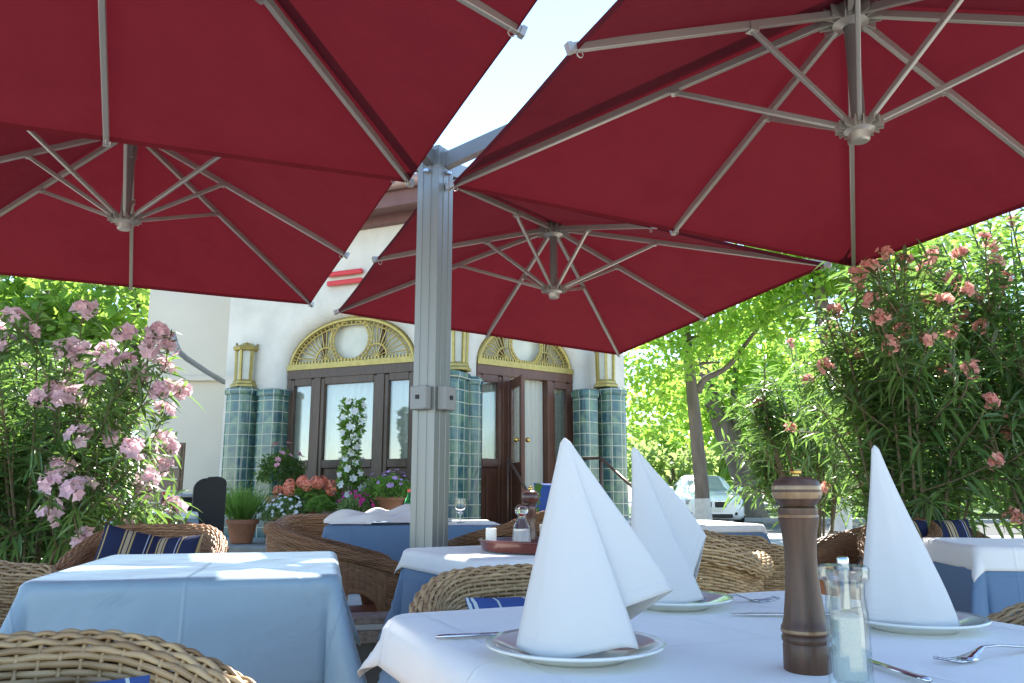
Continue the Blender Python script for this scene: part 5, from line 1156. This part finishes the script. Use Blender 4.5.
RPT = [at(*q) for q in ((870, 268, 3.9), (885, 255, 3.9), (905, 262, 4.0), (930, 258, 4.0), (985, 240, 3.9), (960, 255, 4.0), (995, 262, 4.0), (880, 320, 3.9), (895, 312, 4.0), (905, 330, 4.0), (870, 300, 4.0), (965, 290, 3.9), (945, 300, 3.9), (1005, 280, 4), (970, 370, 3.8), (925, 300, 4.1), (890, 345, 3.9), (950, 330, 4.0), (858, 275, 4.0))]
oleander('salmon_oleander', 'large oleander with salmon blossoms at the right, behind the rightmost napkin', (2.25, 4.6), (0.52, 0.5), 2.42, 38, 0.17, M['salmon'], 60, 0.052, pot=(0.3, 0.38), top_pts=RPT, low=0.2, hmin=0.65)
oleander('salmon_oleander', 'dense oleander filling the right edge of the picture', (2.95, 4.3), (0.65, 0.5), 2.7, 40, 0.17, M['salmon'], 40, 0.052, pot=(0.3, 0.38), low=0.2, hmin=0.7)
oleander('salmon_oleander', 'slender oleander in a terracotta pot behind the pepper mill', (2.16, 5.95), (0.40, 0.4), 2.1, 24, 0.15, M['salmon'], 8, 0.055, pot=(0.22, 0.42), low=0.66, lean=(-0.06, 0), top_pts=[at(808, 380, 5.8), at(812, 385, 5.8), at(790, 345, 5.9)])
oleander('salmon_oleander', 'far oleander standing behind the slender potted one', (3.3, 6.6), (0.8, 0.5), 2.2, 30, 0.18, M['salmon'], 8, 0.06, pot=(0.3, 0.38))

# ------------------------------------------------------------------ trees
def leaf_cloud(n, blobs, size, flat=0.0):
    w_ = np.array([b[3] ** 2 for b in blobs]); idx = rng.choice(len(blobs), n, p=w_ / w_.sum()); B = np.array(blobs)[idx]
    d = rand_unit(n); rr = rng.uniform(0.25, 1.0, n) ** 0.5
    pos = B[:, :3] + d * (rr * B[:, 3])[:, None] * np.array([1, 1, 0.65])
    return kite_arrays(pos, unit(d * 0.5 + rand_unit(n) + [0, 0, -0.25]), unit(rand_unit(n) * 0.8 + [0, 0, 1]), size * rng.uniform(0.6, 1.3, n), size * 0.75 * rng.uniform(0.7, 1.2, n))
def tree(name, label, base, trunk_pts, trunk_r, limbs, blobs, n, size, leaf, lime=0, group='trees along the street'):
    """points are relative to base"""
    t = thing(name, label, 'tree', (base[0], base[1], 0), 0, group)
    tp_ = np.array(trunk_pts, float); u = np.linspace(0, 1, 24); s = np.linspace(0, 1, len(tp_))
    C = np.stack([np.interp(u, s, tp_[:, k]) for k in range(3)], 1)
    for _ in range(3): C[1:-1] = 0.25 * C[:-2] + 0.5 * C[1:-1] + 0.25 * C[2:]
    rr = np.interp(u, [0, 0.06, 1], [trunk_r * 1.35, trunk_r, trunk_r * 0.55])
    mb = MB(); mb.tube(C, rr, 14); tr_ = mb.build('trunk', M['bark'], t, smooth=True)
    if lime:
        k = C[:, 2] < lime; k[0] = False; mb = MB(); mb.tube(C[k], rr[k] + 0.012, 14, caps=False); mb.build('limewash', M['lime'], tr_, smooth=True)
    for pts, r0 in limbs:
        P_ = np.array(pts, float); s = np.linspace(0, 1, len(P_)); u2 = np.linspace(0, 1, 14); Cb = np.stack([np.interp(u2, s, P_[:, k]) for k in range(3)], 1)
        for _ in range(2): Cb[1:-1] = 0.25 * Cb[:-2] + 0.5 * Cb[1:-1] + 0.25 * Cb[2:]
        mb = MB(); mb.tube(Cb, np.linspace(r0, r0 * 0.35, 14), 8); mb.build('limb', M['bark'], t, smooth=True)
    mb = MB(); add_arrays(mb, *leaf_cloud(n, blobs, size)); mb.build('crown', leaf, t)
    return t
def rel(pts, b): return [tuple(at(*q) - np.array([b[0], b[1], 0])) for q in pts]
def blobs_at(pxs, b): return [(*(at(x, y, d) - np.array([b[0], b[1], 0])), r) for x, y, d, r in pxs]
# nearest street tree with whitewashed foot
D1 = 20.0; b = at(704, 525, D1)[:2]
tree('street_tree', 'leaning street tree with whitewashed foot in front of the parked car', b, [(0, 0, 0)] + rel([(702, 490, D1), (697, 440, D1), (693, 400, D1), (688, 355, D1), (684, 315, D1), (676, 240, D1)], b), 0.19,
     [(rel([(698, 392, D1), (703, 378, D1), (727, 370, D1), (745, 345, D1 - .5), (766, 317, D1 - 1)], b), 0.10), (rel([(690, 365, D1), (705, 363, D1), (720, 362, D1)], b), 0.06), (rel([(686, 340, D1), (700, 335, D1), (720, 324, D1)], b), 0.06), (rel([(686, 345, D1), (672, 342, D1), (655, 340, D1 + .5)], b), 0.07)],
     blobs_at([(640, 385, 20, .9), (660, 360, 19, 1.0), (690, 330, 19, 1.1), (650, 400, 21, .9), (720, 310, 19, 1.1), (745, 300, 18, 1.0), (700, 280, 20, 1.4), (770, 290, 19, 1.1), (650, 420, 21, .7), (725, 345, 20, .8), (676, 395, 21, .8), (640, 300, 20, 1.8), (740, 230, 20, 2.0), (700, 380, 22, .9), (755, 330, 20, .8)], b), 7200, 0.19, M['leafm'], lime=1.0)
D2 = 27.0; b = at(752, 515, D2)[:2]
tree('street_tree', 'thick leaning trunk behind the parked car, under bright leaves', b, [(0, 0, 0)] + rel([(748, 490, D2), (738, 460, D2), (727, 438, D2), (718, 415, D2), (708, 390, D2), (704, 330, D2)], b), 0.45,
     [(rel([(742, 465, D2), (736, 430, D2), (733, 395, D2), (738, 350, D2)], b), 0.22)],
     blobs_at([(735, 400, 27, 1.4), (760, 380, 27, 1.4), (720, 420, 28, 1.2), (770, 430, 27, 1.3), (745, 350, 27, 1.6), (700, 400, 28, 1.4), (780, 340, 27, 1.6), (800, 400, 28, 1.5), (715, 300, 27, 2.0), (690, 430, 29, 1.0)], b), 5200, 0.26, M['leafm'])
D3 = 17.0; b = at(841, 545, D3)[:2]
tree('street_tree', 'forked tree right of the parasol tip, its foot whitewashed', b, [(0, 0, 0)] + rel([(842, 515, D3), (841, 470, D3), (838, 420, D3), (832, 370, D3), (828, 345, D3), (826, 330, D3)], b), 0.20,
     [(rel([(828, 348, D3), (822, 320, D3), (817, 290, D3), (812, 255, D3)], b), 0.15), (rel([(828, 350, D3), (826, 310, D3), (821, 280, D3), (814, 268, D3)], b), 0.12), (rel([(826, 335, D3), (836, 310, D3), (843, 288, D3), (850, 270, D3)], b), 0.07)],
     blobs_at([(800, 275, 17, .9), (825, 268, 17, .8), (790, 300, 17.5, .8), (770, 270, 17, 1.0), (835, 255, 17, 1.2), (850, 240, 17, 1.5), (800, 240, 17, 1.4), (780, 320, 18, .7), (870, 290, 17, .8), (910, 270, 17, 1.4), (960, 260, 17, 1.5)], b), 5600, 0.20, M['leafm'], lime=1.15)
# far trees that close the view, each with its own crown
def far_tree(px, d, h, wd, leaf, label, n=2600, size=0.5, low=0.15):
    p = at(px, 480, d); nb = 9; bl = []
    for k in range(nb):
        a = rng.uniform(0, 6.28); r_ = wd * 0.6 * math.sqrt(rng.uniform()); bl.append((r_ * math.cos(a), r_ * math.sin(a), h * rng.uniform(low + 0.12, 0.88), wd * rng.uniform(0.30, 0.55)))
    return tree('background_tree', label, p[:2], [(0, 0, 0), (0.1, 0, h * 0.4), (0, 0.1, h * 0.8)], max(0.12, wd * 0.05), [([(0, 0, h * .35), (wd * .3, 0, h * .6)], 0.1), ([(0, 0, h * .4), (-wd * .3, 0.2, h * .65)], 0.1)], bl, n, size, leaf, group='trees across the street')
far_tree(672, 34, 3.2, 1.9, M['leafg'], 'pale green rounded bush tree behind the parked car', 1700, 0.34, 0.0)
far_tree(742, 44, 9, 4.5, M['leafl'], 'bright tree far behind the leaning trunk', 3400, 0.6)
far_tree(800, 38, 8, 4.0, M['leafl'], 'bright tree across the street, above the pepper mill', 3400, 0.55, 0.05)
far_tree(868, 36, 8, 4.0, M['leafl'], 'bright tree across the street, behind the rightmost napkin', 3000, 0.55, 0.05)
far_tree(940, 34, 8, 4.2, M['leafl'], 'bright tree across the street, seen through the salmon oleander', 3000, 0.55, 0.05)
far_tree(1015, 33, 8, 4.2, M['leafl'], 'bright tree at the right end of the street', 3000, 0.55, 0.05)
far_tree(1110, 34, 9, 4.5, M['leafl'], 'tree past the right edge of the street', 2000, 0.6, 0.05)
far_tree(780, 60, 9, 7, M['leafl'], 'pale distant tree closing the street behind the mill', 3000, 0.8, 0.0)
far_tree(690, 75, 7, 7, M['leafl'], 'pale distant tree behind the parked car', 2500, 0.8, 0.0)
far_tree(900, 60, 9, 8, M['leafl'], 'pale distant tree behind the oleanders', 2500, 0.8, 0.0)
far_tree(1010, 60, 9, 8, M['leafl'], 'pale distant tree at the far right', 2500, 0.8, 0.0)
far_tree(20, 14, 6.6, 2.2, M['leafl'], 'bright tree behind the pink oleander at left', 5200, 0.24, 0.0)
far_tree(-30, 15, 6.8, 2.6, M['leafl'], 'bright tree at the far left edge', 4200, 0.26, 0.0)
far_tree(118, 16.5, 6.4, 1.9, M['leafd'], 'darker tree between the pink oleander and the side wall', 3000, 0.22, 0.0)

# ------------------------------------------------------------------ parked car
cp = at(704, 520, 24.0); car = thing('parked_car', 'white hatchback parked by the kerb behind the whitewashed trunk', 'car', (cp[0], cp[1], 0), R(-96))
# +x is the front of the car; stations: x, half width, bottom z, shoulder z, roof z, roof half width
ST = [(2.10, 0.60, 0.30, 0.62, 0.64, 0.50), (2.02, 0.78, 0.22, 0.70, 0.74, 0.66), (1.80, 0.86, 0.18, 0.78, 0.84, 0.72), (1.30, 0.88, 0.18, 0.86, 0.94, 0.72), (0.95, 0.88, 0.18, 0.90, 0.98, 0.70),
      (0.55, 0.88, 0.18, 0.92, 1.20, 0.64), (0.15, 0.88, 0.18, 0.93, 1.39, 0.58), (-0.30, 0.88, 0.18, 0.94, 1.43, 0.57), (-0.90, 0.88, 0.18, 0.95, 1.42, 0.56), (-1.50, 0.87, 0.18, 0.97, 1.34, 0.54), (-1.85, 0.85, 0.22, 0.96, 1.10, 0.58), (-2.05, 0.78, 0.28, 0.85, 0.90, 0.60), (-2.12, 0.60, 0.34, 0.70, 0.72, 0.5)]
xs = np.array([s[0] for s in ST]); fx = np.linspace(2.10, -2.12, 60); rows = []
for x in fx:
    hw, zb_, zs_, zr, rw = [np.interp(-x, -xs, [s[k] for s in ST]) for k in range(1, 6)]
    half = [(0, zb_), (hw * 0.85, zb_), (hw * 0.97, zb_ + 0.08), (hw, zb_ + 0.28), (hw * 0.985, zs_ - 0.10), (hw * 0.94, zs_), (rw + (hw * 0.94 - rw) * 0.5, zs_ + (zr - zs_) * 0.5), (rw, zs_ + (zr - zs_) * 0.88), (rw * 0.8, zr - 0.012 * (zr - zs_)), (0, zr)]
    rows.append([(x, -y, z) for y, z in half] + [(x, y, z) for y, z in half[::-1][1:]])
mb = MB(); mb.grid(np.array(rows)); k = len(rows[0])
mb.add(rows[0] + [], [tuple(range(k))]); mb.add(rows[-1] + [], [tuple(range(k - 1, -1, -1))])
mb.build('body', M['carw'], car, smooth=True, angle=40)
def car_pt(x, f_, side, lift=0.012):                       # point on the greenhouse side: f_ 0 shoulder .. 1 roof
    hw, zb_, zs_, zr, rw = [np.interp(-x, -xs, [s[k] for s in ST]) for k in range(1, 6)]
    y = hw * 0.94 + (rw - hw * 0.94) * f_ + lift; return (x, side * y, zs_ + (zr - zs_) * 0.88 * f_ + lift * 0.3)
wr = []
for x, z_ in ((0.98, 0), (0.76, 0), (0.52, 0), (0.32, 0), (0.18, 0)):
    hw, zb_, zs_, zr, rw = [np.interp(-x, -xs, [s[k] for s in ST]) for k in range(1, 6)]
    wr.append([(x + 0.02, y * rw * 0.93, zr + 0.014 - 0.05 * abs(y) ** 3) for y in np.linspace(-1, 1, 9)])
mb = MB(); mb.grid(np.array(wr)); mb.build('windscreen', M['lamp'], car, smooth=True)
for sd_ in (-1, 1):
    for x0, x1, nm in ((0.55, -0.30, 'side_window'), (-0.38, -1.20, 'side_window'), (-1.26, -1.55, 'side_window')):
        P_ = np.array([[car_pt(x, f_, sd_) for f_ in (0.08, 0.5, 0.92)] for x in np.linspace(x0, x1, 7)]); mb = MB(); mb.grid(P_); mb.build(nm, M['dark'], car, smooth=True)
    mb = MB(); mb.box((0.52, sd_ * 0.99, 1.0), (0.14, 0.20, 0.13)); mb.build('wing_mirror', M['carw'], car, bevel=0.04)
    mb = MB(); mb.box((2.0, sd_ * 0.60, 0.66), (0.10, 0.26, 0.13), sd_ * -0.35); hl = mb.build('headlight', M['lamp'], car, bevel=0.03)
    mb = MB(); mb.box((2.06, sd_ * 0.52, 0.36), (0.06, 0.22, 0.08), sd_ * -0.25); mb.build('fog_lamp', M['black'], car, bevel=0.02)
    mb = MB(); mb.box((2.10, sd_ * 0.19, 0.60), (0.06, 0.30, 0.16)); mb.build('grille', M['black'], car, bevel=0.03)
    mb = MB(); mb.box((-2.02, sd_ * 0.62, 0.80), (0.1, 0.26, 0.14), sd_ * 0.35); mb.build('tail_light', M['redsign'], car, bevel=0.03)
    for x in (1.30, -1.32):
        mb = MB(); mb.tube([(x, sd_ * 0.68, 0.31), (x, sd_ * 0.885, 0.31)], 0.31, 28); wh = mb.build('wheel', M['tyre'], car, smooth=True, angle=40)
        mb = MB(); mb.tube([(x, sd_ * 0.86, 0.31), (x, sd_ * 0.892, 0.31)], 0.21, 24)
        for s5 in range(5):
            a = s5 * 1.2566; mb.bar((x, sd_ * 0.894, 0.31), (x + 0.2 * math.cos(a), sd_ * 0.894, 0.31 + 0.2 * math.sin(a)), 0.05, 0.02)
        mb.build('rim', M['steel'], wh, smooth=True, angle=40)
mb = MB(); mb.box((2.10, 0, 0.30), (0.06, 1.0, 0.10)); mb.build('air_intake', M['black'], car, bevel=0.02)
mb = MB(); mb.box((2.125, 0, 0.47), (0.02, 0.50, 0.10)); mb.build('number_plate', M['whitep'], car)
print('objects', len(bpy.data.objects))
